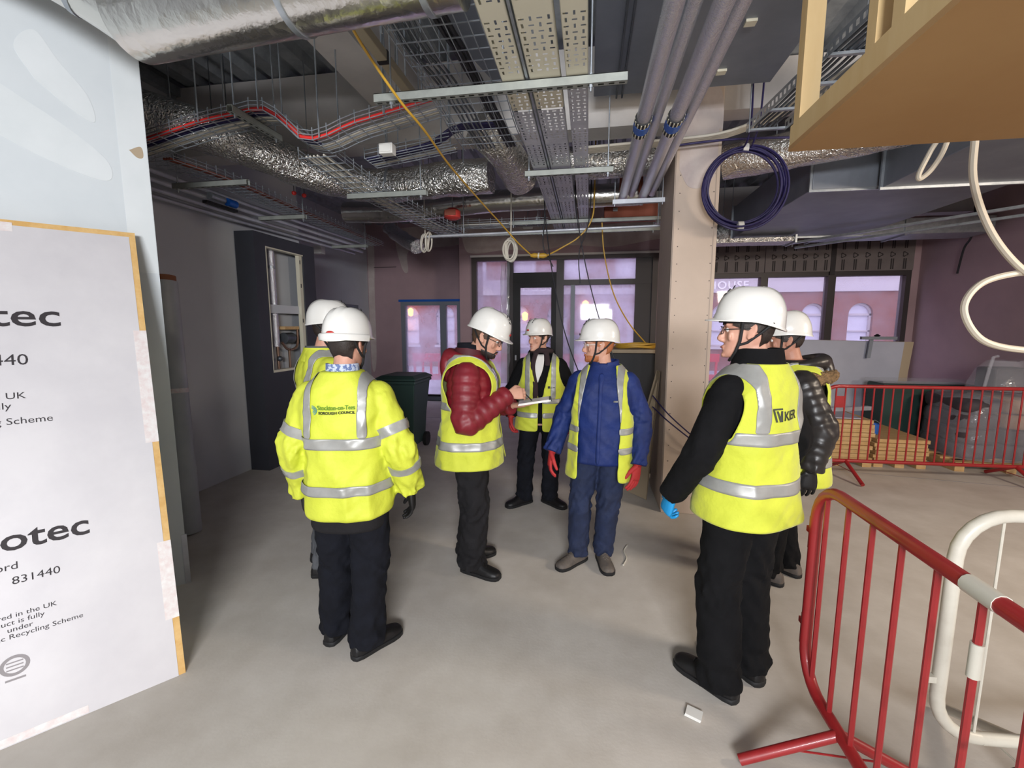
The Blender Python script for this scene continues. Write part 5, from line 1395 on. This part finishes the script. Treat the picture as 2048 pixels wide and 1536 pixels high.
        if strap:
            mb = MB()
            for sx in (-1, 1):
                mb.tube([A @ Vector((sx*0.100, 0.030, -0.004))] + [s.H @ Vector(v) for v in ((sx*.079, .028, .0), (sx*.070, .032, -.045), (sx*.056, .045, -.090), (sx*.030, .060, -.125), (0, .066, -.132))], 0.0065, 6)
                mb.tube([A @ Vector((sx*0.085, -0.085, -0.012))] + [s.H @ Vector(v) for v in ((sx*.080, -.045, -.010), (sx*.074, .005, -.052), (sx*.066, .035, -.062))], 0.0055, 6)
            s.mbput('chin_strap', mb, 'black_rubber', h)
        if red_badge:
            mb = MB(); mb.ball(A @ Vector((0, -0.1415, 0.004)), 0.022, 0.006, 0.010, 14, 8, A.to_3x3()); s.mbput('red_badge', mb, 'logo_red', h)
            mb = MB(); rr = []
            for dz, po in ((-0.030, 0.004), (-0.030, 0.013), (-0.004, 0.016), (0.004, 0.010), (0.004, 0.002)):
                rr.append([A @ pt(PI + PI*j/30, 1.0, dz + 0.0, po) for j in range(31)])
            mb.loft(rr + [rr[0]], cap=False, closed=False); s.mbput('rear_gutter', mb, 'helmet_white', h)
        if logo:
            mb = MB(); mb.ball(A @ Vector((0, 0.1395, 0.030)), 0.018, 0.004, 0.009, 12, 6, A.to_3x3()); s.mbput('front_badge', mb, logo, h)
        return h
    def glasses(s, m='black_rubber'):
        g = MB()
        for sx in (-1, 1):
            c = Vector((sx*.032, .108, .0))
            g.tube([s.H @ (c + Vector((.024*math.cos(a), -.006*abs(math.cos(a)) - .006*(math.cos(a)*sx > 0.3), .017*math.sin(a)))) for a in [2*PI*j/18 for j in range(19)]], 0.0016, 5, cap=False)
            g.tube([s.H @ Vector(v) for v in ((sx*.056, .096, .004), (sx*.074, .05, .006), (sx*.080, -.008, .008))], 0.002, 5)
        g.tube([s.H @ Vector((-.008, .109, .004)), s.H @ Vector((.008, .109, .004))], 0.0018, 5)
        o = s.mbput('glasses', g, m)
        for sx in (-1, 1):
            mb = MB(); c = Vector((sx*.032, .106, .0))
            mb.loft([[s.H @ (c + Vector((.0235*math.cos(a), dy - .006*abs(math.cos(a)), .0165*math.sin(a)))) for a in [2*PI*j/16 for j in range(16)]] for dy in (0, .0015)]); s.mbput('lens', mb, 'lens', o)
    # ---- clothes
    def jacket(s, m, hem=0.76, off=0.0, sleeve=(0.078, 0.066, 0.052), fold=0.008, name='jacket', cuff=0.0, quilt=0.0, top=1.50, vs=0.0085):
        mb = MB(); zs = [hem+(top-hem)*i/44 for i in range(45)]
        mb.loft([[s.TS(2*PI*j/48, z, off - (0.012 if i == 0 else 0) + (quilt*abs(math.sin(z*PI/0.055)) if quilt else 0), fold) for j in range(48)] for i, z in enumerate(zs)])
        s.sl = sleeve
        for side in (-1, 1):
            pts, a = s.armpath(side)
            mb_r = s.sleeve_r(sleeve, quilt)
            s.limb(mb, pts, mb_r, 24, 0.010, fold*0.85, 0.0, cuff)
            mb.ball(pts[0], sleeve[0]*0.98, n=16, m=10)
        return s.put(name, voxel(mb, vs, 2), m, angle=180)
    def sleeve_r(s, sl, quilt=0.0):
        def f(t):
            r = sl[0]+(sl[1]-sl[0])*t/0.5 if t < 0.5 else sl[1]+(sl[2]-sl[1])*(t-0.5)/0.5
            if quilt: r += quilt*(abs(math.sin(t*PI*11))-0.4)
            return r
        return f
    def collar(s, m, z0=1.455, z1=1.53, r=0.082, open_=0.0, name='collar', flare=0.01, thick=0.012, dy=-0.012):
        mb = MB(); n = 36; c = s.ctr(1.48) + Vector((0, dy, 0)); rings = []
        a0, a1 = PI/2+open_, PI/2+2*PI-open_
        def arc(rr, z): return [c + Vector((rr*1.06*math.cos(a0+(a1-a0)*j/(n-1)), rr*math.sin(a0+(a1-a0)*j/(n-1)), z - (0.02*max(0, math.sin(a0+(a1-a0)*j/(n-1)))) )) for j in range(n)]
        rings = [arc(r+flare+thick, z0), arc(r+flare*0.3+thick, (z0+z1)/2), arc(r+thick, z1), arc(r, z1), arc(r+flare*0.3, (z0+z1)/2), arc(r+flare, z0)]
        mb.loft(rings + [rings[0]], cap=False, closed=False)
        # close the two open ends
        k = len(rings)
        if open_ > 0.02:
            mb.f.append(tuple(i*n for i in range(k))); mb.f.append(tuple(i*n+n-1 for i in reversed(range(k))))
        return s.mbput(name, mb, m)
    def hood(s, m, z=1.46, r=0.12, name='hood', back=-0.09):
        mb = MB(); c = s.ctr(1.46) + Vector((0, -0.01, z)); pts = []; rs = []
        for k in range(17):
            a = R(200) - R(-140)*0 + R(140)*(k/16)*1.0 + R(0)
            a = R(170 + 200*k/16)
            pts.append(c + Vector((r*math.cos(a), r*0.95*math.sin(a) + back*max(0, -math.sin(a))*0.4, 0.02*max(0, -math.sin(a)) - 0.02))); rs.append(0.026 + 0.026*max(0, -math.sin(a)))
        mb.tube(pts, rs, 12, wob=0.1, seed=s.seed); mb.ball(pts[8] + Vector((0, -0.01, -0.07)), 0.11, 0.055, 0.11, 14, 10)
        return s.put(name, voxel(mb, 0.009, 5), m, angle=180)
    def trousers(s, m, fold=0.007, r=(0.104, 0.080, 0.070), hem=0.035, name='trousers', stack=0.0):
        mb = MB(); zs = [0.80+0.02*i for i in range(13)]
        mb.loft([[s.TS(2*PI*j/28, z, -0.022 - (0.03 if z < 0.83 else 0), 0.003) for j in range(28)] for z in zs])
        for i in (0, 1):
            pts = s.legpath(i)
            def f(t):
                v = r[0]+(r[1]-r[0])*t/0.5 if t < 0.5 else r[1]+(r[2]-r[1])*(t-0.5)/0.5
                if t > 0.86: v += stack*math.sin((t-0.86)*60)*0.5 + stack*(t-0.86)*2
                return v
            s.limb(mb, pts, f, 26, 0.011, fold*1.25, 0.0, 0.085-hem-0.02)
            mb.ball(pts[0] + Vector((0, 0, 0.0)), 0.106, 0.118, 0.10, 16, 10)
        return s.put(name, voxel(mb, 0.009, 2), m, angle=180)
    def boots(s, m='boot_black', size=1.0, high=0.14):
        SEC = ((-.085,.012,.045),(-.076,.030,.075),(-.045,.039,.10),(0.0,.041,.112),(.045,.042,.098),(.085,.046,.078),(.125,.050,.066),(.16,.047,.058),(.185,.037,.050),(.198,.020,.040))
        for i, (an, hd) in enumerate(s.feet):
            sd = Vector((hd.y, -hd.x, 0)); up = MB(); rings = []
            for u, w, h in SEC:
                c = Vector((an.x, an.y, 0)) + hd*u*size; ring = []
                for j in range(18):
                    a = 2*PI*j/18; x = w*math.cos(a); z = 0.022 + (h-0.022)*max(0, math.sin(a))**0.8 if math.sin(a) > 0 else 0.018
                    ring.append(c + sd*x*size + Vector((0, 0, z*size)))
                rings.append(ring)
            up.loft(rings)
            up.tube([Vector((an.x, an.y, 0.05)), Vector((an.x, an.y, 0.10)), Vector((an.x, an.y, high))], [0.045, 0.046, 0.047], 14)
            b = s.put('boot', voxel(up, 0.006, 3), m, angle=180)
            so = MB(); lo = []; 
            for dz, g in ((0.0, -0.002), (0.004, 0.003), (0.024, 0.003), (0.026, -0.003)):
                L = [Vector((an.x, an.y, dz)) + hd*(u*size) + sd*((w+g)*size) for u, w, h in SEC] + [Vector((an.x, an.y, dz)) + hd*(u*size) - sd*((w+g)*size) for u, w, h in reversed(SEC)]
                lo.append(L)
            so.loft(lo); s.mbput('sole', so, 'sole', b)
            la = MB()
            for k in range(4):
                c = Vector((an.x, an.y, 0)) + hd*(0.045+k*0.020)*size; z = (0.103-k*0.0095)*size
                la.tube([c - sd*0.022 + Vector((0, 0, z-0.012)), c + Vector((0, 0, z+0.003)), c + sd*0.022 + Vector((0, 0, z-0.012))], 0.003, 5)
            s.mbput('laces', la, m, b)
    def gloves(s, m, m2=None, k=1.18, which=(-1, 1)):
        for side in which:
            pts, a = s.armpath(side)
            if a.get('hidden'): continue
            mb = MB(); s.hand(mb, pts[2], a['dir'], a['thumb'], a.get('curl', 0.5), k, a.get('spread', 0.3), a.get('th', 0.5), side)
            d = (pts[2]-pts[1]).normalized(); mb.tube([pts[2]-d*0.055, pts[2]-d*0.02, pts[2]+d*0.01], [0.043, 0.038, 0.034], 14)
            g = s.put('glove', voxel(mb, 0.0042, 2), m, angle=180)
            if m2:
                mb = MB(); s.hand(mb, pts[2] + Vector(a['dir']).normalized()*0.06, a['dir'], a['thumb'], a.get('curl', 0.5), 0.80, a.get('spread', 0.3), a.get('th', 0.5), side)
    # ---- surface patches: vests, bands, straps
    def patch(s, name, m, zs, n, off, mask=None, a0=0.0, a1=2*PI, fold=0.007, thick=0.003, parent=None, relax=6, extra=None):
        full = abs(a1-a0-2*PI) < 1e-4; cols = n if full else n+1
        bm = bmesh.new(); V = {}; keep = {}
        for i, z in enumerate(zs):
            for j in range(cols):
                th = a0+(a1-a0)*j/n
                p = s.TS(th, z, off + (extra(th, z) if extra else 0), fold)
                loc = p - s.ctr(z); V[i, j] = p; keep[i, j] = True if mask is None else mask(loc.x, loc.y, z)
        B = {}
        def gv(i, j):
            if (i, j) not in B: B[i, j] = bm.verts.new(V[i, j])
            return B[i, j]
        for i in range(len(zs)-1):
            for j in range(n):
                q = [(i, j), (i, (j+1) % cols), (i+1, (j+1) % cols), (i+1, j)]
                if all(keep[c] for c in q): bm.faces.new([gv(*c) for c in q])
        for _ in range(relax):
            mv = []
            for v in bm.verts:
                be = [e for e in v.link_edges if e.is_boundary]
                if len(be) == 2:
                    a, b = be[0].other_vert(v), be[1].other_vert(v); mv.append((v, v.co*0.5 + (a.co+b.co)*0.25))
            for v, c in mv: v.co = c
        me = bpy.data.meshes.new(name); bm.normal_update(); bm.to_mesh(me); bm.free()
        o = s.put(name, me, m, parent, True, 80)
        so = o.modifiers.new('thick', 'SOLIDIFY'); so.thickness = thick*s.k; so.offset = 1.0
        return o
    def zrange(s, a, b, n):
        return [a+(b-a)*i/n for i in range(n+1)]
    def vest(s, m='hivis', hem=0.76, off=0.020, neck=1.486, vdeep=1.16, vw=0.10, openw=None, bands=((0.86, 0.91), (1.03, 1.08)), strap=(0.095, 0.145), strapz=None,
             arm=0.165, armz=1.10, flare=0.03, name='vest', fold=0.009, gap=None, parent=None):
        def ex(th, z): return flare*max(0, (1.1-z)/0.35)
        def msk(x, y, z):
            if z > armz:
                ax = arm + 0.10*max(0, (1.36-z)/(1.36-armz))**2
                if abs(x) > ax: return False
            if y > 0:
                if openw is not None:
                    if abs(x - openw(z)[0]) < openw(z)[1]: return False
                elif z > vdeep and abs(x) < vw*((z-vdeep)/(1.46-vdeep))**0.85: return False
            return True
        zs = s.zrange(hem, 1.38, 62) + s.zrange(1.384, neck, 22)
        v = s.patch(name, m, zs, 132, off, msk, fold=fold, thick=0.004, extra=ex, parent=parent)
        for a, b in bands:
            s.patch('reflective_band', 'reflective', s.zrange(a, b, 5), 132, off+0.0045, msk, fold=fold, thick=0.002, extra=ex, parent=v, relax=2)
        if strap:
            z0 = strapz if strapz is not None else bands[-1][1]
            for sx in (-1, 1):
                s.patch('reflective_strap', 'reflective', s.zrange(z0, 1.38, 34) + s.zrange(1.383, neck, 24), 260, off+0.0045, lambda x, y, z, sx=sx: msk(x, y, z) and strap[0] < x*sx < strap[1], fold=fold, thick=0.002, extra=ex, parent=v, relax=10)
        return v
    def sleeve_band(s, side, t0, t1, off=0.006, fold=0.008, parent=None, m='reflective'):
        pts, a = s.armpath(side); rs = s.limb(None, pts, s.sleeve_r(s.sl), 24, 0.010, fold*0.85)
        sel = [r for t, r in rs if t0 <= t <= t1]
        mb = MB(); out = []
        for r in sel:
            c = sum(r, Vector())/len(r); out.append([c + (p-c)*(1+off/max(0.02, (p-c).length)) for p in r])
        inn = []
        for r in sel:
            c = sum(r, Vector())/len(r); inn.append([c + (p-c)*0.93 for p in r])
        mb.loft(out + inn[::-1] + [out[0]], cap=False); return s.mbput('sleeve_band', mb, m, parent)
    def on_back(s, text, size, x, z, m, off=0.03, sx=1.0, front=False, bold=0.0, fold=0.007, parent=None, name='lettering', extra=0.0):
        """lettering bent onto the back (or front) of the garment; x, z is where it starts"""
        me = text_mesh(text, size, name, 0.0004, sx, 'LEFT', 1.0, bold)
        bm = bmesh.new(); bm.from_mesh(me)
        bmesh.ops.triangulate(bm, faces=bm.faces)
        bmesh.ops.subdivide_edges(bm, edges=[e for e in bm.edges if e.calc_length() > 0.02], cuts=2)
        bm.to_mesh(me); bm.free()
        for v in me.vertices: v.co = s.bend(x, z, v.co.x, v.co.y, off, front, fold) 
        return s.put(name, me, m, parent, False)
    def bend(s, x, z, u, w, off, front, fold=0.007):
        xx = (x+u) if not front else (x-u)
        zz = z+w; rx, ry, cy = interp(TORSO, zz); rx = rx*s.girth+off
        c_ = max(-1, min(1, xx/rx)); 
        th = math.acos(max(-1, min(1, math.copysign(abs(c_)**1.25, c_))))
        if not front: th = -th
        return s.TS(th, zz, off, fold)

DOWN = (0, 0.05, -1)
def arm(elbow, wrist, d=DOWN, thumb=(0, 1, 0), curl=0.5, **k): return dict(elbow=elbow, wrist=wrist, dir=d, thumb=thumb, curl=curl, **k)

# ---- 1. person in hi-vis jacket with council lettering, back turned
p = Person('person seen from behind in a yellow hi-vis jacket with council lettering on the back', (-1.19, 2.06), -10, 1.735,
           [(-1.335, 2.10, 2), (-1.115, 2.02, 30)], girth=1.0, depth=1.12, pelvis=(0.0, -0.01), lean=(0, -0.01),
           arms=(arm((-0.262, -0.05, 1.10), (-0.265, 0.06, 0.85), (0.05, 0.25, -1), (0.2, 1, 0), 0.6), arm((0.275, -0.05, 1.10), (0.30, 0.05, 0.86), (0.02, 0.2, -1), (-0.2, 1, 0.1), 0.55)),
           head=(14, 4, 0), skin='skin_b', seed=11)
p.hairm = 'hair_dark'; p.build_body(True); p.hair('hair_dark', -.095); p.helmet(0, True, None)
p.trousers('cloth_navy', 0.008, (0.110, 0.092, 0.084), 0.03, stack=0.006); p.boots('boot_black', 1.06)
p.jacket('cloth_charcoal', 0.70, -0.010, (0.06, 0.05, 0.045), 0.004, name='dark_liner')
p.sl = (0.086, 0.078, 0.062)
j = p.jacket('hivis_jacket', 0.77, 0.012, (0.086, 0.078, 0.062), 0.014, cuff=0.0)
def jk_bands(p, j, off, zb, strap=(0.105, 0.150), sl=((0.27, 0.38), (0.64, 0.74)), fold=0.014):
    for a, b in zb: p.patch('reflective_band', 'reflective', p.zrange(a, b, 6), 120, off+0.006, None, fold=fold, thick=0.002, parent=j)
    for sx in (-1, 1):
        p.patch('reflective_strap', 'reflective', p.zrange(zb[-1][1], 1.38, 34)+p.zrange(1.383, 1.492, 26), 260, off+0.006, lambda x, y, z, sx=sx: strap[0] < x*sx < strap[1], fold=fold, thick=0.002, parent=j, relax=10)
        for a, b in sl: p.sleeve_band(sx, a, b, 0.007, fold, j)
jk_bands(p, j, 0.012, ((0.905, 0.955), (1.135, 1.19)))
p.collar('shirt_check', 1.455, 1.535, 0.066, 0.25, 'shirt_collar', 0.006, 0.008)
p.collar('hivis_jacket', 1.44, 1.485, 0.088, 0.3, 'jacket_collar', 0.02, 0.014)
p.gloves('boot_black')
p.on_back('Stockton-on-Tees', 0.029, -0.066, 1.330, 'logo_green', 0.0225, sx=0.8, parent=j, fold=0.014, bold=0.0006)
p.on_back('BOROUGH COUNCIL', 0.017, -0.062, 1.310, 'logo_dark', 0.0225, parent=j, fold=0.014, bold=0.0006)
mb = MB()
for k, r in enumerate((0.010, 0.017, 0.024)):
    a = [[p.bend(-0.098, 1.328, rr*math.cos(q), rr*math.sin(q)*0.9, 0.0225, False, 0.014) for q in [R(-75)+R(150)*i/10 for i in range(11)]] for rr in (r, r+0.0035)]
    mb.loft(a, cap=False, closed=False)
p.mbput('emblem', mb, 'logo_blue', j, False)

# ---- 2. person in hi-vis jacket half hidden behind
p = Person('person in a yellow hi-vis jacket with grey collar half hidden behind the council jacket', (-1.77, 2.78), 42, 1.815,
           [(-1.90, 2.86, 40), (-1.76, 2.66, 60)], girth=1.04, depth=1.05,
           arms=(arm((-0.30, 0.0, 1.13), (-0.27, 0.12, 0.90)), arm((0.29, -0.10, 1.13), (0.30, 0.02, 0.88))),
           head=(18, 3, 0), skin='skin_b', seed=23)
p.hairm = 'hair_dark'; p.build_body(True); p.hair('hair_dark', -.06); p.helmet(0)
p.trousers('cloth_grey', 0.007); p.boots('boot_black')
j = p.jacket('hivis_jacket', 0.74, 0.012, (0.086, 0.074, 0.06), 0.014)
jk_bands(p, j, 0.012, ((0.86, 0.91), (1.10, 1.15)), sl=((0.30, 0.40), (0.72, 0.82)))
p.collar('cloth_grey', 1.43, 1.515, 0.080, 0.45, 'jacket_collar', 0.03, 0.016)
p.collar('hivis_jacket', 1.42, 1.505, 0.098, 0.5, 'outer_collar', 0.03, 0.008)
p.gloves('boot_black')

# ---- 3. person in the maroon puffer writing on a pad
p = Person('person in a maroon padded coat and yellow vest writing on a notepad', (-0.775, 2.93), 84, 1.785,
           [(-0.83, 3.02, 52), (-0.76, 2.855, 106)], girth=1.05, depth=1.05, pelvis=(0, -0.01), lean=(0, 0.015),
           arms=(arm((-0.27, 0.02, 1.09), (-0.12, 0.27, 1.125), (0.25, 0.96, 0.10), (-1, 0.2, 0), 0.12, th=0.3), arm((0.275, 0.0, 1.07), (0.105, 0.255, 1.238), (-0.32, 0.9, 0.02), (-0.5, -0.2, 1), 0.85, th=0.9)),
           head=(8, 24, 0), skin='skin_a', seed=31, headoff=(0, 0.01, 0))
p.hairm = 'hair_dark'; p.build_body(); p.hair('hair_brown', -.07); p.beard('hair_dark', 0.005, -.078); p.helmet(-2, logo='logo_red'); p.glasses()
p.trousers('cloth_charcoal', 0.010, (0.112, 0.092, 0.085), 0.03, stack=0.008); p.boots('boot_black', 1.05)
p.jacket('coat_red', 0.80, -0.002, (0.088, 0.080, 0.060), 0.004, quilt=0.010, vs=0.008)
p.hood('coat_red', 1.475, 0.105); p.collar('coat_red_dark', 1.43, 1.53, 0.080, 0.5, 'coat_collar', 0.02, 0.014); p.collar('cloth_navy', 1.46, 1.56, 0.072, 0.9, 'inner_collar', 0.015, 0.010)
p.vest(hem=0.775, off=0.030, bands=((0.895, 0.95), (1.14, 1.19)), strap=(0.092, 0.142), openw=lambda z: (0.0, 0.035+0.09*max(0, (z-1.0)/0.45)), fold=0.012, flare=0.035, arm=0.178, armz=1.02)
pen = MB(); M_ = Matrix.Translation(p.loc) @ Matrix.Rotation(p.rz, 4, 'Z') @ Matrix.Scale(p.k, 4)
# notepad and pen held in the hands (things of their own)
nb0 = M_ @ Vector((-0.035, 0.42, 1.166)); fw = (M_.to_3x3() @ Vector((0, 1, 0.16))).normalized(); rt = (M_.to_3x3() @ Vector((1, 0, 0))).normalized(); nu = rt.cross(fw)
t = thing('notepad', 'open white spiral notepad held by the person in the maroon coat', 'notepad', nb0)
MB().obox(nb0 - rt*0.075 - fw*0.11, rt*0.15, fw*0.22, nu*0.009).build('cover', 'white_plastic', t)
MB().obox(nb0 - rt*0.072 - fw*0.105 + nu*0.0092, rt*0.144, fw*0.205, nu*0.004).build('paper', 'eye_white', t)
sp = MB()
for k in range(12):
    c = nb0 + fw*0.108 + rt*(-0.066+k*0.012); sp.tube([c + (fw*math.cos(a)+nu*math.sin(a))*0.008 + nu*0.006 for a in [2*PI*q/8 for q in range(9)]], 0.0012, 4, cap=False)
sp.build('spiral', 'black_matt', t)
pw = M_ @ Vector((0.0, 0.385, 1.198)); 
t = thing('pen', 'thin dark pen held over the notepad', 'pen', pw)
pd = (M_.to_3x3() @ Vector((0.25, -0.55, 0.6))).normalized()
MB().tube([pw - pd*0.03, pw - pd*0.022, pw + pd*0.085, pw + pd*0.095], [0.001, 0.004, 0.004, 0.003], 8).build('barrel', 'black_matt', t, True)
MB().tube([pw + pd*0.095, pw + pd*0.105], 0.0033, 8).build('cap', 'black_rubber', t, True)

# ---- 4. person at the back with scarf and white shirt
p = Person('person facing forward in a black coat with dark scarf and white shirt collar', (-0.43, 4.20), 177, 1.715,
           [(-0.34, 4.18, 128), (-0.58, 4.14, 226)], girth=1.0, depth=1.0,
           arms=(arm((-0.29, 0.0, 1.12), (-0.28, 0.12, 0.89)), arm((0.285, -0.02, 1.12), (0.285, 0.09, 0.88), curl=0.8)),
           head=(44, 1, 0), skin='skin_a', seed=41)
p.hairm = 'hair_brown'; p.build_body(True); p.hair('hair_brown', -.05); p.helmet(0, logo='logo_red')
p.trousers('cloth_navy', 0.007, (0.106, 0.084, 0.076), 0.03, stack=0.006); p.boots('boot_black', 1.08)
p.jacket('cloth_black', 0.82, -0.006, (0.078, 0.070, 0.056), 0.007)
p.hood('cloth_black', 1.49, 0.108)
p.vest(hem=0.76, off=0.020, bands=((0.885, 0.935), (1.02, 1.065)), strap=(0.095, 0.145), openw=lambda z: (0.0, 0.012+0.085*max(0, (z-1.08)/0.36)), arm=0.172)
sc = MB()
for sx, z1 in ((1, 1.02), (-1, 1.20)):
    ring = []
    for k in range(20):
        s_ = k/19; z = 1.50 - (1.50-z1)*s_; x = sx*(0.075-0.045*min(1, s_*1.6)) + 0.0
        c = p.TS(PI/2 - x/0.19, z, 0.008, 0.0); w = 0.030
        ring.append([c + Vector((dx, dy, 0)) for dx, dy in ((-w, 0), (-w*0.6, 0.022), (w*0.6, 0.022), (w, 0), (w*0.6, -0.012), (-w*0.6, -0.012))])
    if sx > 0: sc.loft(ring)
    else: sc.loft(ring[:9])
c = p.ctr(1.5); sc.tube([c + Vector((0.092*math.cos(a), -0.005+0.092*math.sin(a), 1.50+0.012*math.sin(a))) for a in [2*PI*k/24 for k in range(25)]], 0.026, 10, cap=False)
p.put('scarf', voxel(sc, 0.008, 4), 'scarf', angle=180)
sh = MB(); rr = []
for z in p.zrange(1.22, 1.47, 10): rr.append([p.TS(PI/2 - R(6) + R(20)*(1 - 2*i/8)*(0.15 + (z-1.22)*2.6), z, 0.006 + 0.002*(i in (0, 8)), 0.0) for i in range(9)])
sh.loft(rr, cap=False, closed=False); o = p.mbput('shirt_front', sh, 'shirt_white'); so = o.modifiers.new('t', 'SOLIDIFY'); so.thickness = 0.01
p.gloves('glove_red')
v_ = next(ch for ch in p.body.children if ch.name.startswith('vest'))
mb = MB()
for a, b, c_, d_ in ((-0.045, 0.0, 0.020, 0.022), (-0.068, 0.002, 0.018, 0.004), (-0.068, 0.010, 0.018, 0.004), (-0.09, 0.005, 0.018, 0.005)):
    q = [p.bend(-0.085, 1.165, -(a+0.06)+u, b+w, 0.0275, True, 0.009) for u, w in ((0, 0), (c_, 0), (c_, d_), (0, d_))]
    mb.add(q, [(0, 1, 2, 3)])
p.mbput('printed_badge', mb, 'ink_dark', v_, False)

# ---- 5. person in the blue coat with open vest and red gloves
p = Person('person in a bright blue coat with an open yellow vest and red gloves', (0.10, 3.14), 188, 1.695,
           [(0.135, 3.16, 168), (-0.045, 3.12, 222)], girth=1.0, depth=1.06, pelvis=(0.0, 0.0), lean=(-0.01, 0.0),
           arms=(arm((-0.285, -0.04, 1.09), (-0.265, 0.08, 0.81), (0.1, 0.3, -0.9), (0.5, 0.9, 0), 0.35, spread=0.6), arm((0.275, -0.02, 1.10), (0.335, 0.10, 0.86), (0.1, 0.3, -0.95), (-0.3, 1, 0), 0.5)),
           head=(78, 1, 0), skin='skin_a', seed=53)
p.hairm = 'hair_ginger'; p.build_body(True); p.hair('hair_ginger', -.07); p.beard('hair_ginger', 0.006, -.072); p.helmet(0, logo='ink_dark'); p.glasses('white_plastic')
p.trousers('jeans_blue', 0.008, (0.106, 0.082, 0.070), 0.05, stack=0.004); p.boots('boot_worn', 1.05)
j = p.jacket('coat_blue', 0.79, 0.004, (0.082, 0.072, 0.058), 0.012, cuff=0.01)
p.hood('coat_blue', 1.455, 0.112); p.collar('coat_blue', 1.43, 1.525, 0.080, 0.3, 'coat_collar', 0.02, 0.014)
p.vest(hem=0.69, off=0.022, bands=((0.885, 0.93), (1.02, 1.065)), strap=(0.100, 0.150), strapz=1.10, openw=lambda z: (0.0, 0.135 if z < 1.15 else 0.135 - 0.045*(z-1.15)/0.3), arm=0.175, armz=1.02, fold=0.012, flare=0.02)
p.gloves('glove_red', k=1.2)
p.patch('zip_placket', 'coat_blue', p.zrange(0.80, 1.44, 40), 200, 0.012, lambda x, y, z: y > 0 and abs(x) < 0.022, fold=0.012, thick=0.003, parent=j)
p.on_back('=', 0.03, -0.09, 1.24, 'reflective', 0.008, front=True, fold=0.012, parent=j, name='chest_tab', sx=1.6, bold=0.002)

# ---- 6. person with the contractor vest, seen from the side
p = Person('person in a black jumper and yellow vest lettered KIER looking away sideways', (0.735, 2.185), -36, 1.812,
           [(0.635, 2.055, -44), (0.80, 2.19, -28)], girth=0.90, depth=0.96, pelvis=(0, -0.01), lean=(0.0, 0.0),
           arms=(arm((-0.255, 0.03, 1.10), (-0.25, 0.185, 0.865), (0.0, 0.35, -0.95), (0.25, 1, 0.3), 1.15, th=0.9), arm((0.28, -0.04, 1.12), (0.28, 0.08, 0.88))),
           head=(-40, 0, 0), skin='skin_b', seed=67)
p.hairm = 'hair_dark'; p.build_body(True); p.hair('hair_dark', -.085, True); p.helmet(3, skirt=0.034); p.glasses()
p.trousers('cloth_black', 0.007, (0.108, 0.094, 0.090), 0.02, stack=0.010); p.boots('boot_black', 1.1)
p.jacket('cloth_black', 0.80, -0.004, (0.080, 0.072, 0.056), 0.007)
p.collar('cloth_black', 1.44, 1.55, 0.074, 0.25, 'jumper_collar', 0.03, 0.02)
v = p.vest(hem=0.805, off=0.020, bands=((0.945, 1.0), (1.155, 1.21)), strap=(0.092, 0.148), vdeep=1.08, arm=0.175, armz=1.02, fold=0.010, flare=0.035)
p.gloves('glove_blue', k=1.08)
p.on_back('KIER', 0.054, -0.034, 1.262, 'logo_dark', 0.0265, parent=v, fold=0.010, bold=0.001, sx=1.0)
mb = MB()
def q_(pts): mb.add([p.bend(-0.088, 1.258, a*0.8, b*0.9, 0.0268, False, 0.010) for a, b in pts], [tuple(range(len(pts)))])
q_([(0, 0.062), (0.062, 0.062), (0.062, 0.054), (0, 0.054)]); q_([(0, 0.054), (0.012, 0.054), (0.030, 0.0), (0.018, 0.0)]); q_([(0.022, 0.050), (0.034, 0.050), (0.044, 0.022), (0.038, 0.005)]); q_([(0.050, 0.050), (0.062, 0.050), (0.062, 0.0), (0.040, 0.0)])
p.mbput('printed_emblem', mb, 'logo_dark', v, False)

# ---- 7. person in the dark puffer with fur hood
p = Person('person in a dark padded coat with a fur trimmed hood behind the KIER vest', (1.30, 3.13), -84, 1.74,
           [(1.23, 3.08, -50), (1.40, 3.22, -40)], girth=1.08, depth=1.1,
           arms=(arm((-0.285, -0.09, 1.10), (-0.30, -0.04, 0.86)), arm((0.30, -0.02, 1.12), (0.29, 0.10, 0.88))),
           head=(10, 4, 0), skin='skin_c', seed=79)
p.hairm = 'hair_dark'; p.build_body(True); p.hair('hair_dark', -.05); p.helmet(0)
p.trousers('cloth_black', 0.008); p.boots('boot_worn', 1.05)
p.jacket('puffer_black', 0.76, 0.004, (0.088, 0.080, 0.064), 0.007, quilt=0.006)
p.hood('puffer_black', 1.49, 0.125)
mb = MB(); pts = []
for k in range(15):
    a = R(185 + 170*k/14); pts.append(p.ctr(1.46) + Vector((0.175*math.cos(a), -0.04+0.17*math.sin(a), 1.385 - 0.02*math.sin(a))))
mb.tube(pts, 0.042, 10, wob=0.4, seed=3)
fr = voxel(mb, 0.007, 1)
for v2 in fr.vertices:
    n_ = noise.noise(v2.co*70); v2.co += v2.normal*0.010*n_
p.put('fur_trim', fr, 'fur', angle=180)
p.vest(hem=0.74, off=0.030, bands=((0.86, 0.91), (1.04, 1.09)), arm=0.185, armz=1.02, openw=lambda z: (0.0, 0.03+0.09*max(0, (z-1.0)/0.45)))
p.gloves('boot_black')
